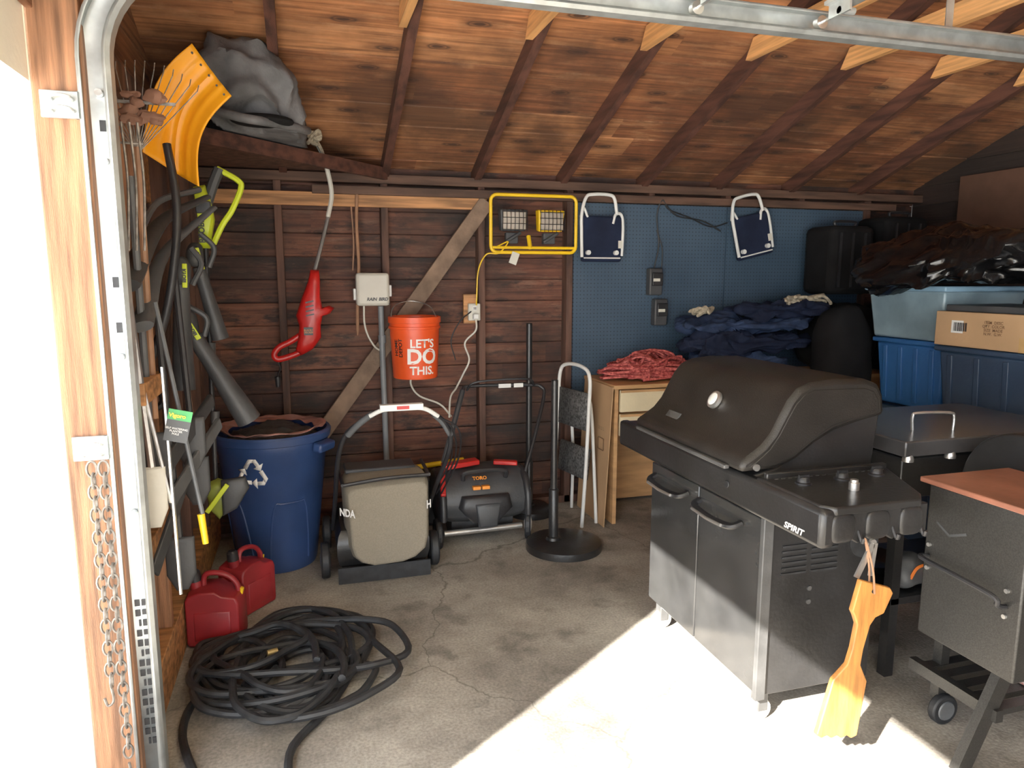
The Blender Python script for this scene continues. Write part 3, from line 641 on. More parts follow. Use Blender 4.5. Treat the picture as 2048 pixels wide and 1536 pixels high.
# ---------------- folding seats ----------------
def headrest(cx,cz,rot,lab):
    T=thing('folding_seat',lab,'folding seat',(cx,4.5,cz-.2),group='folding seats hung on pegboard')
    g=G().tube(cr([(cx-.145,4.44,cz-.18),(cx-.15,4.44,cz-.02),(cx-.15,4.44,cz+.10),(cx-.12,4.44,cz+.205),(cx-.07,4.44,cz+.225),(cx+.04,4.44,cz+.225),(cx+.08,4.44,cz+.20),(cx+.10,4.44,cz+.10)],6),.011,8)
    g.tube(cr([(cx-.15,4.46,cz+.08),(cx-.13,4.46,cz+.14),(cx-.10,4.46,cz+.08)],5),.008,8)
    g.tube(cr([(cx+.08,4.46,cz+.04),(cx+.10,4.46,cz+.10),(cx+.14,4.46,cz+.10),(cx+.155,4.46,cz+.02),(cx+.15,4.46,cz-.17)],6),.010,8)
    g.tube([(cx-.13,4.44,cz-.185),(cx+.13,4.44,cz-.185)],.005,6)
    for sx in (-1,1): g.cyl((cx+sx*.1,4.43,cz-.15),(cx+sx*.1,4.46,cz-.15),.016,n=10)
    g.rot((cx,4.45,cz),'Y',rot); part(g,'tube_frame',WHT,T)
    part(G().box((cx-.135,4.455,cz-.21),(cx+.15,4.50,cz+.09)).rot((cx,4.45,cz),'Y',rot),'seat_pad',NAVY,T,bevel=.015)
    part(G().box((cx+.12,4.450,cz-.12),(cx+.15,4.454,cz-.07)).rot((cx,4.45,cz),'Y',rot),'care_tag',OFFW,T)
headrest(2.565,1.89,0,'folded seat with white tube frame and navy pad hanging upright')
headrest(3.71,1.925,-13,'folded seat with white tube frame and navy pad hanging tilted')
for x,z,l in ((2.985,1.55,'black battery charger hanging by its cord on pegboard'),(3.03,1.34,'lower black battery charger on the pegboard')):
    T=thing('battery_charger',l,'charger',(x,4.53,z-.08),group='battery chargers on pegboard')
    part(G().box((x-.05,4.47,z-.095),(x+.05,4.533,z+.09)),'charger_body',CHAR,T,bevel=.01)
    part(G().box((x-.035,4.455,z-.03),(x+.045,4.472,z+.06)),'battery',BLK,T,bevel=.006)
    part(G().box((x-.03,4.4535,z+.0),(x+.02,4.4555,z+.02)),'label_sticker',OFFW,T)
T=thing('charger_cable','black cables looped across the pegboard','cable',(3.03,4.52,2.1))
part(G().tube(cr([(2.99,4.52,1.64),(3.02,4.52,1.8),(3.0,4.52,2.0),(3.03,4.50,2.1),(3.09,4.52,2.04),(3.25,4.52,1.99),(3.42,4.52,1.93),(3.55,4.51,1.96)],8),.005,6).tube(cr([(3.03,4.5,2.1),(3.15,4.52,2.0),(3.35,4.52,1.97),(3.5,4.515,1.90)],6),.005,6).tube(cr([(3.0,4.52,1.9),(3.05,4.52,1.75),(3.03,4.52,1.45)],6),.004,6),'cable_run',RUB,T)
# ---------------- wall boxes ----------------
T=thing('sprinkler_controller','cream plastic sprinkler timer box mounted on wall stud','control box',(1.06,4.5,1.40))
part(G().box((.955,4.43,1.405),(1.155,4.53,1.605)),'box_cover',OFFW,T,bevel=.018)
for x0,z0 in ((.94,1.44),(1.156,1.46)): part(G().box((x0,4.47,z0),(x0+.016,4.55,z0+.07)),'latch',WHT,T,bevel=.003)
text('RAIN',.026,(1.045,4.4285,1.445),(1,0,0),(0,0,1),BLK,T,off=.0012,shear=.2)
text('BIRD',.026,(1.115,4.4285,1.445),(1,0,0),(0,0,1),BLK,T,off=.0012,shear=.2)
part(G().tube(cr([(1.0,4.47,1.405),(1.0,4.47,1.30),(1.02,4.47,1.22),(1.06,4.48,1.15),(1.10,4.52,1.12)],6),.006,6),'cord',OFFW,T)
item(G().cyl((1.12,4.50,.0),(1.105,4.50,1.40),.018,n=14).cyl((1.109,4.50,1.17),(1.108,4.50,1.22),.024,n=14),'conduit_pipe','grey plastic conduit running down below the timer','pipe',GREYP)
T=thing('wall_outlet','ivory double outlet on wooden block with plug','outlet',(1.71,4.55,1.30))
part(G().box((1.64,4.53,1.28),(1.73,4.56,1.47)),'mount_block',LEDG,T,bevel=.003)
pl=part(G().box((1.665,4.50,1.30),(1.745,4.532,1.41)),'cover_plate',OFFW,T,bevel=.006)
part(G().box((1.69,4.495,1.365),(1.72,4.502,1.40)),'socket',WHT,pl,bevel=.003)
part(G().box((1.699,4.492,1.372),(1.703,4.4955,1.388)).box((1.709,4.492,1.372),(1.713,4.4955,1.388)),'socket_slot',BLK,pl)
part(G().box((1.69,4.46,1.31),(1.725,4.50,1.345)),'plug',WHT,T,bevel=.006)
part(G().tube(cr([(1.705,4.46,1.315),(1.70,4.45,1.24),(1.63,4.46,1.16),(1.66,4.47,1.05),(1.62,4.47,.96),(1.57,4.46,.87),(1.52,4.40,.82),(1.50,4.35,.70)],8),.006,6),'power_cord',OFFW,T)
item(G().tube(cr([(1.68,4.49,1.36),(1.60,4.46,1.30),(1.54,4.46,1.18),(1.57,4.47,1.05)],6),.004,6),'thin_cable','thin black cable drooping from the outlet','cable',RUB)
item(G().tube(cr([(.985,4.52,2.12),(.975,4.52,1.9),(.98,4.52,1.65),(.965,4.52,1.4),(.96,4.52,1.22)],5),[.010]*20+[.004],8),'wooden_stick','slim turned wooden stick hanging on the siding','stick',STICK)
item(G().tube(cr([(.945,4.54,2.07),(.955,4.54,1.8),(.945,4.54,1.62)],5),.005,6),'wooden_stick','short thin bamboo stick on the siding','stick',STICK)
# ---------------- bucket ----------------
T=thing('bucket','orange plastic bucket with white slogan hanging on wall brace','bucket',(1.29,4.34,.97))
bc=V((1.29,4.34,.97))
part(G().lathe([(.0,.0),(.133,0),(.136,.01),(.150,.30),(.158,.302),(.158,.315),(.151,.317),(.152,.335),(.160,.337),(.160,.372),(.152,.375),(.146,.37),(.130,.02),(0,.02)],bc,48),'bucket_body',ORNG,T)
def bmap(th0,zc,s=1):
    def f(x,y):
        r=.1365+.0145*((zc+y)/.3)+.0015; a=math.radians(-98+th0)+x/r; return bc+V((r*math.cos(a),r*math.sin(a),zc+y))
    return f
text("LET'S",.070,None,(1,0,0),(0,0,1),WHTP,T,off=.0016,mapf=bmap(18,.215))
text("DO",.125,None,(1,0,0),(0,0,1),WHTP,T,off=.004,mapf=bmap(18,.135))
text("THIS.",.070,None,(1,0,0),(0,0,1),WHTP,T,off=.0016,mapf=bmap(18,.052))
text("HOME\nDEPOT",.035,None,(1,0,0),(0,0,1),BLK,T,off=.001,mapf=(lambda F:(lambda x,y:F(-y,x)))(bmap(-42,.19)))
part(G().tube(cr([(1.145,4.34,1.315),(1.18,4.44,1.40),(1.29,4.50,1.43),(1.40,4.44,1.40),(1.435,4.34,1.315)],6),.003,6),'bail_handle',STEEL,T)
item(G().tube(cr([(1.28,4.45,.97),(1.28,4.47,.90),(1.33,4.45,.83),(1.45,4.4,.78),(1.52,4.38,.70)],6),.006,6),'white_cord','white cord looping below the orange bucket','cord',OFFW)
# ---------------- red string trimmer ----------------
T=thing('string_trimmer','red electric string trimmer with curved shaft hanging by rope','string trimmer',(.65,4.3,1.1))
part(G().tube(cr([(.745,4.28,2.34),(.79,4.29,2.24),(.825,4.3,2.06),(.80,4.3,1.92)],8),.013,8),'shaft',OFFW,T)
part(G().tube(cr([(.80,4.3,1.92),(.765,4.3,1.79),(.715,4.3,1.62)],6),.011,8),'lower_shaft',STEEL,T)
fy=lambda a,b,h:(a,h,b)
part(G().pillow([(.69,1.62),(.738,1.62),(.742,1.55),(.738,1.48),(.748,1.405),(.79,1.415),(.815,1.40),(.79,1.37),(.748,1.355),(.735,1.30),(.735,1.23),(.685,1.165),(.62,1.13),(.59,1.16),(.605,1.22),(.615,1.30),(.60,1.36),(.635,1.46),(.672,1.55)],fy,4.235,4.345,.16),'motor_housing',REDP,T,smooth=60)
part(G().tube(cr([(.625,4.29,1.25),(.56,4.29,1.21),(.50,4.29,1.18),(.47,4.29,1.14),(.49,4.29,1.11),(.57,4.29,1.13),(.64,4.29,1.16)],6),.018,10),'rear_handle',REDP,T)
part(G().box((.64,4.228,1.25),(.69,4.236,1.295)),'badge',BLK,T)
text('BLACK+\nDECKER',.014,(.665,4.2275,1.272),(1,0,0),(0,0,1),ORLAB,T)
for k in range(4): part(G().beam((.655,4.233,1.36+k*.025),(.70,4.233,1.37+k*.025),.003,.008),'vent_slot',BLK,T)
part(G().tube(cr([(.48,4.29,1.12),(.50,4.30,1.06),(.485,4.33,1.02),(.48,4.35,.98)],5),.005,6).cyl((.48,4.35,1.0),(.48,4.35,.94),.018,.012,n=10),'plug_cord',BLK,T)
g=G();random.seed(9)
pts=[(.73+random.uniform(-.04,.05),4.24+random.uniform(-.03,.03),2.35+random.uniform(-.05,.04)) for i in range(14)]
g.tube(cr(pts,5),.011,6).tube(cr([(.73,4.24,2.36),(.66,4.2,2.34),(.58,4.15,2.35),(.5,4.1,2.37)],5),.010,6).tube(cr([(.75,4.24,2.33),(.78,4.25,2.27),(.79,4.25,2.2)],5),.010,6)
item(g,'knotted_rope','frayed beige rope knotted around the shelf end','rope',ROPEM)
# ---------------- corner shelf & hood ----------------
T=thing('corner_shelf','dark wooden corner shelf high under the rafters','shelf',(.4,4.2,2.22))
part(G().prism([(0.0,3.42),(.12,3.40),(1.15,4.60),(0,4.60)],lambda a,b,h:(a,b,h),2.215,2.24),'shelf_board',STUD,T)
part(G().beam((.10,3.40,2.205),(1.16,4.54,2.205),.03,.07),'edge_board',RAFT,T)
g=G().blob((.43,3.80,2.47),(.26,.36,.24),.06,4,4,.75,80,48,ridge=.07,flatbottom=2.245)
for v in g.v:
    if v.x>.50: v.z-=(v.x-.50)*.7
    v.z=max(v.z,2.25); v.z=min(v.z,ZR(v.y)-.015)
T=thing('equipment_hood','grey weathered fabric hood bundled on the corner shelf','cover',(.43,3.80,2.245))
part(g,'hood_fabric',TARP,T,smooth=60)
part(G().tube(cr([(.30,3.46,2.30),(.42,3.44,2.268),(.55,3.50,2.265),(.66,3.64,2.275),(.70,3.82,2.30)],8),.020,10),'hood_rim',TARP,T)
part(G().blob((.50,3.54,2.28),(.14,.08,.028),.0,3,1,.9,24,10),'hood_dark_opening',BLKF,T)  # black blob drawn as the dark opening under the hood
# ---------------- shovel (amber) ----------------
T=thing('snow_shovel','amber plastic snow shovel with black bent handle hung blade up','shovel',(.28,2.9,1.2))
A=V((.30,2.92,2.41));B=V((.425,2.90,2.235));C=V((.30,2.86,1.905));D=V((.12,2.88,2.02))
def bl(u,v):
    top=A.lerp(B,v); bot=D.lerp(C,v); p=top.lerp(bot,u)
    p=p+V((-.045*math.sin(math.pi*u)*v,0.10*math.sin(math.pi*v)*(.4+.6*u),.02*math.sin(math.pi*u)))
    p=p+V((-.035*math.sin(math.pi*u)*(1-v),0,.02*math.sin(math.pi*u)*(1-v)))
    for k in (.25,.5,.75): p.y-=.008*math.exp(-((v-k)/.05)**2)
    return p
bld=part(G().grid(bl,28,28),'blade',YEL,T,solid=.005)
for k in range(5):
    p=bl(.05,.1+.2*k); part(G().cyl(p+V((0,-.008,0)),p+V((0,.004,0)),.004,n=8),'rivet',CHAR,bld)
part(G().tube(cr([(.20,2.88,2.05),(.225,2.84,1.85),(.215,2.80,1.66),(.175,2.78,1.45),(.11,2.76,1.27)],8),.015,10),'handle',BLK,T)
part(G().tube(cr([(.11,2.76,1.27),(.06,2.75,1.2),(.09,2.75,1.12),(.15,2.75,1.14),(.115,2.76,1.26)],6),.013,8),'grip',BLK,T)
T=thing('leaf_rake','wire leaf rake hung tines up beside the shovel','rake',(.16,2.62,1.2))
g=G()
for k in range(14):
    a=math.radians(-38+k*6); b0=V((.145,2.66,1.98))
    e=b0+V((.27*math.sin(a)+.02,0,.27*math.cos(a))); g.tube([b0,e,e+V((.01,-.04,.01))],.0018,5)
g.beam((.06,2.655,2.14),(.27,2.655,2.14),.004,.01)
part(g,'tines',RUST,T)
part(G().tube([(.145,2.66,2.0),(.14,2.64,1.1)],.012,8),'handle',STICK,T)
g=G();random.seed(4)
for k in range(12):
    c=V((.17+random.uniform(-.05,.06),2.64,2.12+random.uniform(-.05,.05))); g.blob(c,(.03,.008,.016),.02,25,k,1,10,6)
item(g,'dry_leaves','dead brown leaves caught in the rake tines','leaf',LEAF)['kind']='stuff'
# lime pole trimmer
T=thing('pole_trimmer','lime green battery pole trimmer with D-shaped handle','pole trimmer',(.25,3.3,.4))
part(G().pillow([(.225,1.95),(.27,1.96),(.29,1.90),(.30,1.82),(.275,1.70),(.235,1.70),(.235,1.80)],fy,3.25,3.35,.15),'motor_housing',LIME,T,smooth=60)
part(G().tube(cr([(.32,3.3,2.03),(.40,3.3,1.985),(.41,3.3,1.95),(.37,3.3,1.86),(.33,3.3,1.80),(.29,3.3,1.72)],6),.012,8),'loop_handle',LIME,T)
part(G().tube(cr([(.265,3.3,1.86),(.30,3.3,1.96),(.33,3.3,2.03)],6),.022,8),'rear_grip',CHAR,T)
part(G().box((.235,3.235,1.84),(.295,3.25,1.89)),'battery_band',CHAR,T,bevel=.005)
text('RYOBI',.032,(.255,3.238,1.765),(0,0,1),(-1,0,0),BLK,T,off=.001)
part(G().cyl((.258,3.3,1.70),(.235,3.3,.55),.011,n=12),'pole',BLK,T)
for z0,z1 in ((1.30,1.18),(1.0,.96)): part(G().cyl((.255,3.3,z0),(.25,3.3,z1),.019,n=12),'pole_collar',CHAR,T)
part(G().pillow([(.20,.68),(.25,.70),(.31,.67),(.33,.62),(.29,.57),(.25,.52),(.21,.57)],fy,3.22,3.33,.2),'cutting_head',LIMED,T,smooth=60)
part(G().pillow([(.27,.71),(.37,.72),(.385,.67),(.33,.58),(.27,.55)],fy,3.19,3.23,.15),'guard',CHAR,T)
part(G().beam((.21,3.18,.58),(.30,3.17,.70),.02,.01,up=(0,1,0)),'blade_tube',LIME,T,bevel=.003)
# leaf blowers
def blower(p,q,r0,r1,lab,hs):
    T=thing('leaf_blower',lab,'leaf blower',p,group='leaf blowers on the front wall')
    p=V(p);q=V(q); d=(q-p).normalized()
    part(G().tube([p,p.lerp(q,.3),q,q+d*.001],[r0,r0*1.05,r1,r1*.9],18),'blower_tube',CHAR,T)
    part(G().blob(p-d*.05,(.04*hs,.05*hs,.065*hs),.01,8,1,.8,24,16),'motor_housing',CHAR,T)
    part(G().beam(p-d*.08+V((.02,-.04,0)),p+d*.01+V((.02,-.045,0)),.020*hs,.010,up=(0,1,0)),'lime_trim',LIME,T,bevel=.003)
    part(G().tube(cr([p-d*.0+V((.04,0,.0)),p-d*.05+V((.075,0,.03)),p-d*.12+V((.04,0,.02))],5),.011,8),'handle',CHAR,T)
    text('RYOBI',.018,p-d*.035+V((.02,-.053,0)),d,V((0,-1,0)).cross(d)*-1,BLK,T,off=.001)
blower((.21,3.15,1.34),(.40,3.2,.97),.032,.052,'charcoal leaf blower with lime trim and flared grey tube',1.0)
blower((.20,2.98,1.55),(.19,2.95,1.15),.03,.042,'smaller black leaf blower hanging nozzle down',.9)
blower((.235,3.22,1.62),(.30,3.25,1.32),.025,.035,'compact black blower with lime trim on a hook',.8)
item(G().tube(cr([(.29,3.18,1.90),(.15,2.95,1.78),(.10,2.55,1.55)],6),[.02+.03*i/12 for i in range(13)],12,flat=.5),'blower_nozzle','long grey tapered blower nozzle lying across hooks','nozzle',CHAR)
item(G().tube(cr([(.31,3.20,1.86),(.15,2.95,1.66),(.14,2.55,1.42)],6),[.018+.022*i/12 for i in range(13)],12,flat=.5),'blower_nozzle','second grey blower nozzle below the first','nozzle',MIDG)
item(G().tube(cr([(.26,3.20,1.93),(.14,3.0,1.86),(.12,2.7,1.72)],6),.012,8),'tent_pole','thin grey pole bundled with the nozzles','pole',MIDG)
def handtool(x,y,z0,z1,w,mat,name,lab,hm=STICK,dx=0):
    T=thing(name,lab,name.split('_')[-1],(x,y,z0))
    part(G().tube([(x+dx,y,z0+.18),(x,y,z1)],.012,8),'handle',hm,T)
    part(G().pillow([(x+dx-w*.5,z0+.20),(x+dx+w*.5,z0+.20),(x+dx+w*.5,z0+.06),(x+dx+.2*w,z0),(x+dx-.2*w,z0),(x+dx-w*.5,z0+.06)],lambda a,b,h:(a,h,b),y-.018,y+.004,.1),'blade',mat,T)
handtool(.13,2.60,.86,1.9,.12,CHAR,'garden_spade','dark steel garden spade hanging blade down',MIDG)
handtool(.20,2.85,.86,1.6,.10,CHAR,'garden_shovel','dark steel shovel hanging blade down',BLK,.02)
handtool(.13,2.44,.78,1.5,.08,OFFW,'edging_spade','worn white-edged edging tool on front wall',STEEL,.03)
handtool(.16,2.70,.45,1.45,.10,CHAR,'trenching_shovel','narrow black trenching shovel on front wall',BLK,.02)
handtool(.17,3.05,.66,1.5,.10,CHAR,'square_shovel','square dark shovel hanging on the front wall',STICK,.03)
for k,(a,b,c) in enumerate((((.28,3.0,1.10),(.16,2.6,.92),.05),((.30,3.02,1.0),(.17,2.62,.80),.045),((.22,2.8,.90),(.13,2.5,.60),.04))):
    item(G().beam(a,b,.02,c,w2=.012,h2=c*1.4),'gutter_tube','flat dark plastic tube section leaning across the studs','tube',(CHAR,MIDG,CHAR)[k],bevel=.004)
g=G()
for k in range(5):
    x=.10+.022*k; g.tube(cr([(x,2.46,2.04),(x+.01,2.44,1.86),(x-.004,2.45,1.66)],5),.004,6)
g.tube([(.08,2.46,1.98),(.2,2.46,1.98)],.004,6); item(g,'hand_cultivator','cluster of steel cultivator tines hanging by the track','cultivator',RUST)
T=thing('reach_pole','grey pole with yellow tip leaning on the front wall','pole',(.30,2.45,.66))
part(G().tube([(.19,2.52,1.5),(.295,2.47,.80)],.007,8),'pole_shaft',MIDG,T)
part(G().tube([(.290,2.47,.80),(.30,2.46,.70)],[.012,.010],10),'pole_tip',YELF,T,label='yellow rubber tip')
T=thing('plant_stake','metal plant stake with green and black price tag','garden stake',(.25,2.42,.9))
part(G().tube([(.21,2.44,1.30),(.22,2.42,.55)],.006,6),'stake_rod',STEEL,T)
part(G().tube([(.15,2.44,1.25),(.21,2.43,.86)],.006,6),'stake_rod',STEEL,T)
tg=part(G().box((.215,2.395,1.065),(.285,2.399,1.165)).rot((.25,2.4,1.11),'Y',14),'paper_tag',CHAR,T)
part(G().box((.215,2.392,1.135),(.285,2.396,1.168)).rot((.25,2.4,1.11),'Y',14),'tag_header',GREEN,tg)
text('Vigoro',.018,(.253,2.3905,1.150),(.97,0,-.24),(.24,0,.97),YLAB,tg,off=.0006)
text('SELF WATERING\nPLANTER\nPOLE',.009,(.245,2.3935,1.10),(.97,0,-.24),(.24,0,.97),WHTP,tg)
item(G().box((.091,2.42,1.18),(.16,2.75,1.25)),'wood_block','short orange lumber offcut screwed on the studs','wood block',LEDG,bevel=.003)
item(G().tube(cr([(.10,2.36,1.62),(.13,2.34,1.60),(.14,2.345,1.5)],4),.004,6),'wall_hook','bent steel hook screwed into the jamb','hook',STEEL)
# ---------------- recycling bin ----------------
T=thing('recycling_bin','blue plastic recycling bin with white arrows emblem','recycling bin',(.45,4.04,0)); c=V((.45,4.04,0))
bb=part(G().lathe([(0,.0),(.205,0),(.213,.02),(.285,.66),(.292,.67),(.296,.71),(.308,.715),(.314,.75),(.307,.762),(.292,.76),(.285,.70),(.205,.03),(0,.03)],c,56),'bin_body',BLUEB,T)
rb=lambda z:.213+(.285-.213)*(z-.02)/.64
def bmp(th,zc,k):
    def f(x,y):
        z=zc+y*k; r=rb(z)+.002; a=math.radians(th)+x*k/r; return c+V((r*math.cos(a),r*math.sin(a),z))
    return f
F=bmp(-110,.575,.080); g=G()
for k in range(3):
    a=math.radians(120*k)
    for poly in ([(-.34,.30),(-.58,.44),(-.20,1.0),(.16,1.0),(.02,.76),(-.06,.76)],[(.0,.76),(.14,1.0),(.30,1.0),(.52,.62),(.30,.50),(.12,.78)],[(.74,.74),(.10,.37),(.56,.22)]):
        q=[(x*math.cos(a)+y*math.sin(a),-x*math.sin(a)+y*math.cos(a)) for x,y in poly]; q=[F(x,y) for x,y in q]
        g.add(q,[tuple(range(len(q)))])
part(g,'recycling_symbol',WHTP,T,solid=.001)
for th in (-35,145):
    a=math.radians(th); d=V((math.cos(a),math.sin(a),0))
    part(G().beam(c+d*.30+V((0,0,.69)),c+d*.355+V((0,0,.68)),.14,.05),'bin_handle',BLUEB,T,bevel=.012)
def ridge(th,w,z0,z1):
    p=[]
    for k in range(13):
        t=k/12*math.pi; x=-math.cos(t)*w; z=z0+(z1-z0)*min(1,math.sin(t)*1.6)
        r=rb(z)+.001; a=math.radians(th)+x/r; p.append(c+V((r*math.cos(a),r*math.sin(a),z)))
    return p
for th in (-70,-150): part(G().tube(cr(ridge(th,.11,.06,.40),3),.006,6),'moulded_ridge',BLUEB,bb)
def bagf(u,v):
    a=2*math.pi*u; r=.225+.062*v+.006*noise.noise(V((math.cos(a)*3,math.sin(a)*3,v*4))); z=.758+.022*noise.noise(V((math.cos(a)*3,math.sin(a)*3,v*2)))+.02*v
    return c+V((r*math.cos(a),r*math.sin(a),z))
item(G().grid(bagf,80,8),'bin_liner','pinkish translucent liner folded inside the bin rim','bag',PINK,solid=.002)
item(G().blob(c+V((0,0,.70)),(.235,.235,.07),.03,6,3,.9,48,20,ridge=.05),'rubbish_bag','crumpled dark rubbish filling the blue bin','rubbish',CHAR)
# ---------------- lawn mower ----------------
def wheel(T,cx,cy,r,w,hub,ax=(1,0,0),tread=True):
    ax=V(ax).normalized(); cc=V((cx,cy,r))
    o=part(G().lathe([(r*.55,-w/2),(r*.93,-w/2),(r,-w/2+.008),(r,w/2-.008),(r*.93,w/2),(r*.55,w/2)],cc,32,ax),'wheel',RUB,T)
    part(G().lathe([(0,-w/2-.004),(r*.2,-w/2-.006),(r*.62,-w/2+.002),(r*.62,w/2-.002),(r*.2,w/2+.006),(0,w/2+.004)],cc,24,ax),'wheel_hub',hub,o)
    if tread:
        g=G(); a1=ax.orthogonal().normalized(); a2=ax.cross(a1)
        for k in range(18):
            d=a1*math.cos(k*math.pi/9)+a2*math.sin(k*math.pi/9); g.beam(cc+d*(r-.004),cc+d*(r+.0),w*.9,.010,up=ax)
        t=part(g,'tread',RUB,o); t['kind']='stuff'
T=thing('lawn_mower','push lawn mower with tan mesh grass bag and black handle','lawn mower',(1.0,3.95,0))
part(G().pillow([(.76,3.62),(.76,4.15),(.85,4.22),(1.15,4.22),(1.24,4.15),(1.24,3.62)],lambda a,b,h:(a,b,h),.07,.27,.06),'deck',BLKM,T)
part(G().lathe([(0,0),(.13,0),(.14,.06),(.11,.16),(.06,.18),(0,.18)],(1.0,4.08,.24),28),'engine_cover',BLKM,T)
for x,y in ((.70,3.72),(1.28,3.74),(.72,4.15),(1.27,4.15)): wheel(T,x,y,.095,.045,CHAR,tread=False)
bp=[(.80,.50),(.815,.525),(.85,.535),(1.20,.548),(1.235,.54),(1.25,.51),(1.245,.22),(1.225,.15),(1.17,.105),(1.10,.085),(.94,.078),(.87,.10),(.825,.14),(.805,.20)]
bg=part(G().pillow(bp,lambda a,b,h:(a,h-(.545-b)*.12,b),3.60,3.95,.07,.014,5),'grass_bag',MESHB,T,smooth=70,bevel=.01)
part(G().tube(cr([(.80,3.63,.52),(1.02,3.62,.545),(1.245,3.63,.545)],6),.010,8).tube([(.80,3.63,.52),(.79,3.92,.53)],.01,8).tube([(1.245,3.63,.545),(1.25,3.92,.55)],.01,8),'bag_frame',BLK,bg)
text('NDA',.055,(.815,3.570,.39),(.75,-.66,0),(0,0,1),WHTP,bg,off=.0018,sx=.8)
text('H',.060,(1.232,3.572,.40),(.8,.6,0),(0,0,1),WHTP,bg,off=.002,sx=.8)
part(G().tube(cr([(.75,3.95,.18),(.765,3.80,.40),(.78,3.62,.66),(.82,3.56,.80),(.90,3.50,.88),(.96,3.46,.925)],7),.012,10),'handle_tube',BLK,T)
part(G().tube(cr([(1.27,3.95,.18),(1.30,3.80,.40),(1.345,3.62,.64),(1.35,3.56,.76),(1.30,3.50,.86),(1.24,3.46,.905)],7),.012,10),'handle_tube',BLK,T)
part(G().tube(cr([(.83,3.55,.80),(.88,3.51,.86),(.95,3.47,.92)],5),.016,10),'foam_grip',MIDG,T)
part(G().tube(cr([(1.25,3.47,.90),(1.30,3.51,.85),(1.35,3.56,.77)],5),.016,10),'foam_grip',MIDG,T)
cb=part(G().tube(cr([(.93,3.45,.91),(1.0,3.44,.94),(1.11,3.44,.945),(1.2,3.44,.935),(1.27,3.46,.89)],6),.011,8).beam((.98,3.44,.95),(1.19,3.44,.95),.04,.03),'control_bar',WHT,T)
part(G().box((1.06,3.416,.942),(1.12,3.4205,.958)),'warning_label',REDP,cb)
for k in range(3): part(G().tube(cr([(1.24,3.46,.90),(1.33+.03*k,3.55,.80),(1.38+.02*k,3.7,.6),(1.30+.03*k,3.9,.35)],7),.005,6),'control_cable',BLK,T)
part(G().beam((.76,3.60,.045),(1.24,3.60,.045),.012,.085),'rear_flap',RUB,T)
part(G().box((.82,3.80,.53),(1.20,3.97,.555)),'discharge_door',CHAR,T,bevel=.008)
# ---------------- snow thrower ----------------
T=thing('snow_thrower','black and red single-stage electric snow thrower','snow thrower',(1.62,4.1,0))
part(G().pillow([(3.92,.19),(3.90,.28),(3.95,.37),(4.04,.43),(4.16,.45),(4.25,.40),(4.26,.24),(4.2,.14),(4.0,.13)],lambda a,b,h:(h,a,b),1.37,1.89,.07),'housing',CHAR,T,smooth=60)
for x in (1.375,1.89):
    part(G().pillow([(3.90,.17),(3.90,.30),(3.97,.40),(4.1,.43),(4.2,.42),(4.27,.36),(4.28,.2),(4.1,.12)],lambda a,b,h:(h,a,b),x-.022,x+.022,.06),'side_cover',BLK,T,smooth=60)
part(G().beam((1.375,3.92,.32),(1.39,4.02,.455),.03,.05),'red_trim',REDP,T,bevel=.006)
part(G().beam((1.40,4.06,.462),(1.62,4.09,.475),.08,.03),'red_trim',REDP,T,bevel=.006)
part(G().beam((1.72,4.09,.462),(1.86,4.05,.455),.05,.025),'red_trim',REDP,T,bevel=.006)
part(G().tube(cr([(1.50,3.96,.40),(1.52,3.94,.45),(1.74,3.94,.45),(1.76,3.96,.40)],5),.014,8),'carry_handle',BLK,T)
part(G().pillow([(1.48,.32),(1.76,.32),(1.78,.24),(1.70,.16),(1.54,.16),(1.46,.25)],fy,3.85,3.93,.12),'front_recess',BLK,T,smooth=60)
part(G().pillow([(1.55,.28),(1.70,.28),(1.68,.14),(1.57,.14)],fy,3.83,3.88,.15),'front_grip',CHAR,T,smooth=60)
text('TORO',.03,(1.60,3.955,.405),(1,0,0),(0,.65,.76),ORLAB,T,off=.001)
for x in (1.55,1.605): part(G().box((x,3.905,.35),(x+.045,3.935,.368)),'warning_label',ORLAB,T)
wheel(T,1.345,3.95,.09,.035,CHAR); wheel(T,1.905,3.97,.09,.035,WHT,(1,-.35,0))
part(G().cyl((1.38,3.94,.09),(1.86,3.96,.09),.018,n=12),'axle',STEEL,T)
part(G().cyl((1.44,4.12,.13),(1.82,4.12,.13),.11,n=20),'rotor',RUB,T)
part(G().tube(cr([(1.375,4.0,.34),(1.42,4.05,.52),(1.52,4.2,.78),(1.57,4.27,.88),(1.63,4.29,.905),(2.00,4.27,.90),(2.08,4.26,.885),(2.09,4.23,.83),(2.0,4.12,.62),(1.90,4.02,.40)],8),.011,10),'handle_bar',BLK,T)
part(G().tube(cr([(1.60,4.28,.88),(1.63,4.24,.93),(1.75,4.23,.945),(1.98,4.22,.945),(2.03,4.25,.90)],6),.007,8),'bail_bar',BLK,T)
part(G().box((1.80,4.257,.89),(1.88,4.264,.915)),'handle_label',WHT,T)
part(G().box((1.90,4.255,.89),(1.96,4.262,.915)),'handle_label',WHT,T)
part(G().tube([(1.57,4.27,.88),(1.40,4.02,.50)],.018,8),'switch_box',CHAR,T)
item(G().cyl((1.27,4.46,.36),(1.62,4.50,.38),.017,n=10),'yellow_pole','yellow pole lying against wall behind machines','pole',YELF)
item(G().taper((1.24,4.30,0),(1.46,4.54,.34),.02),'tool_case','black plastic tool case between the machines','case',BLK,bevel=.03)
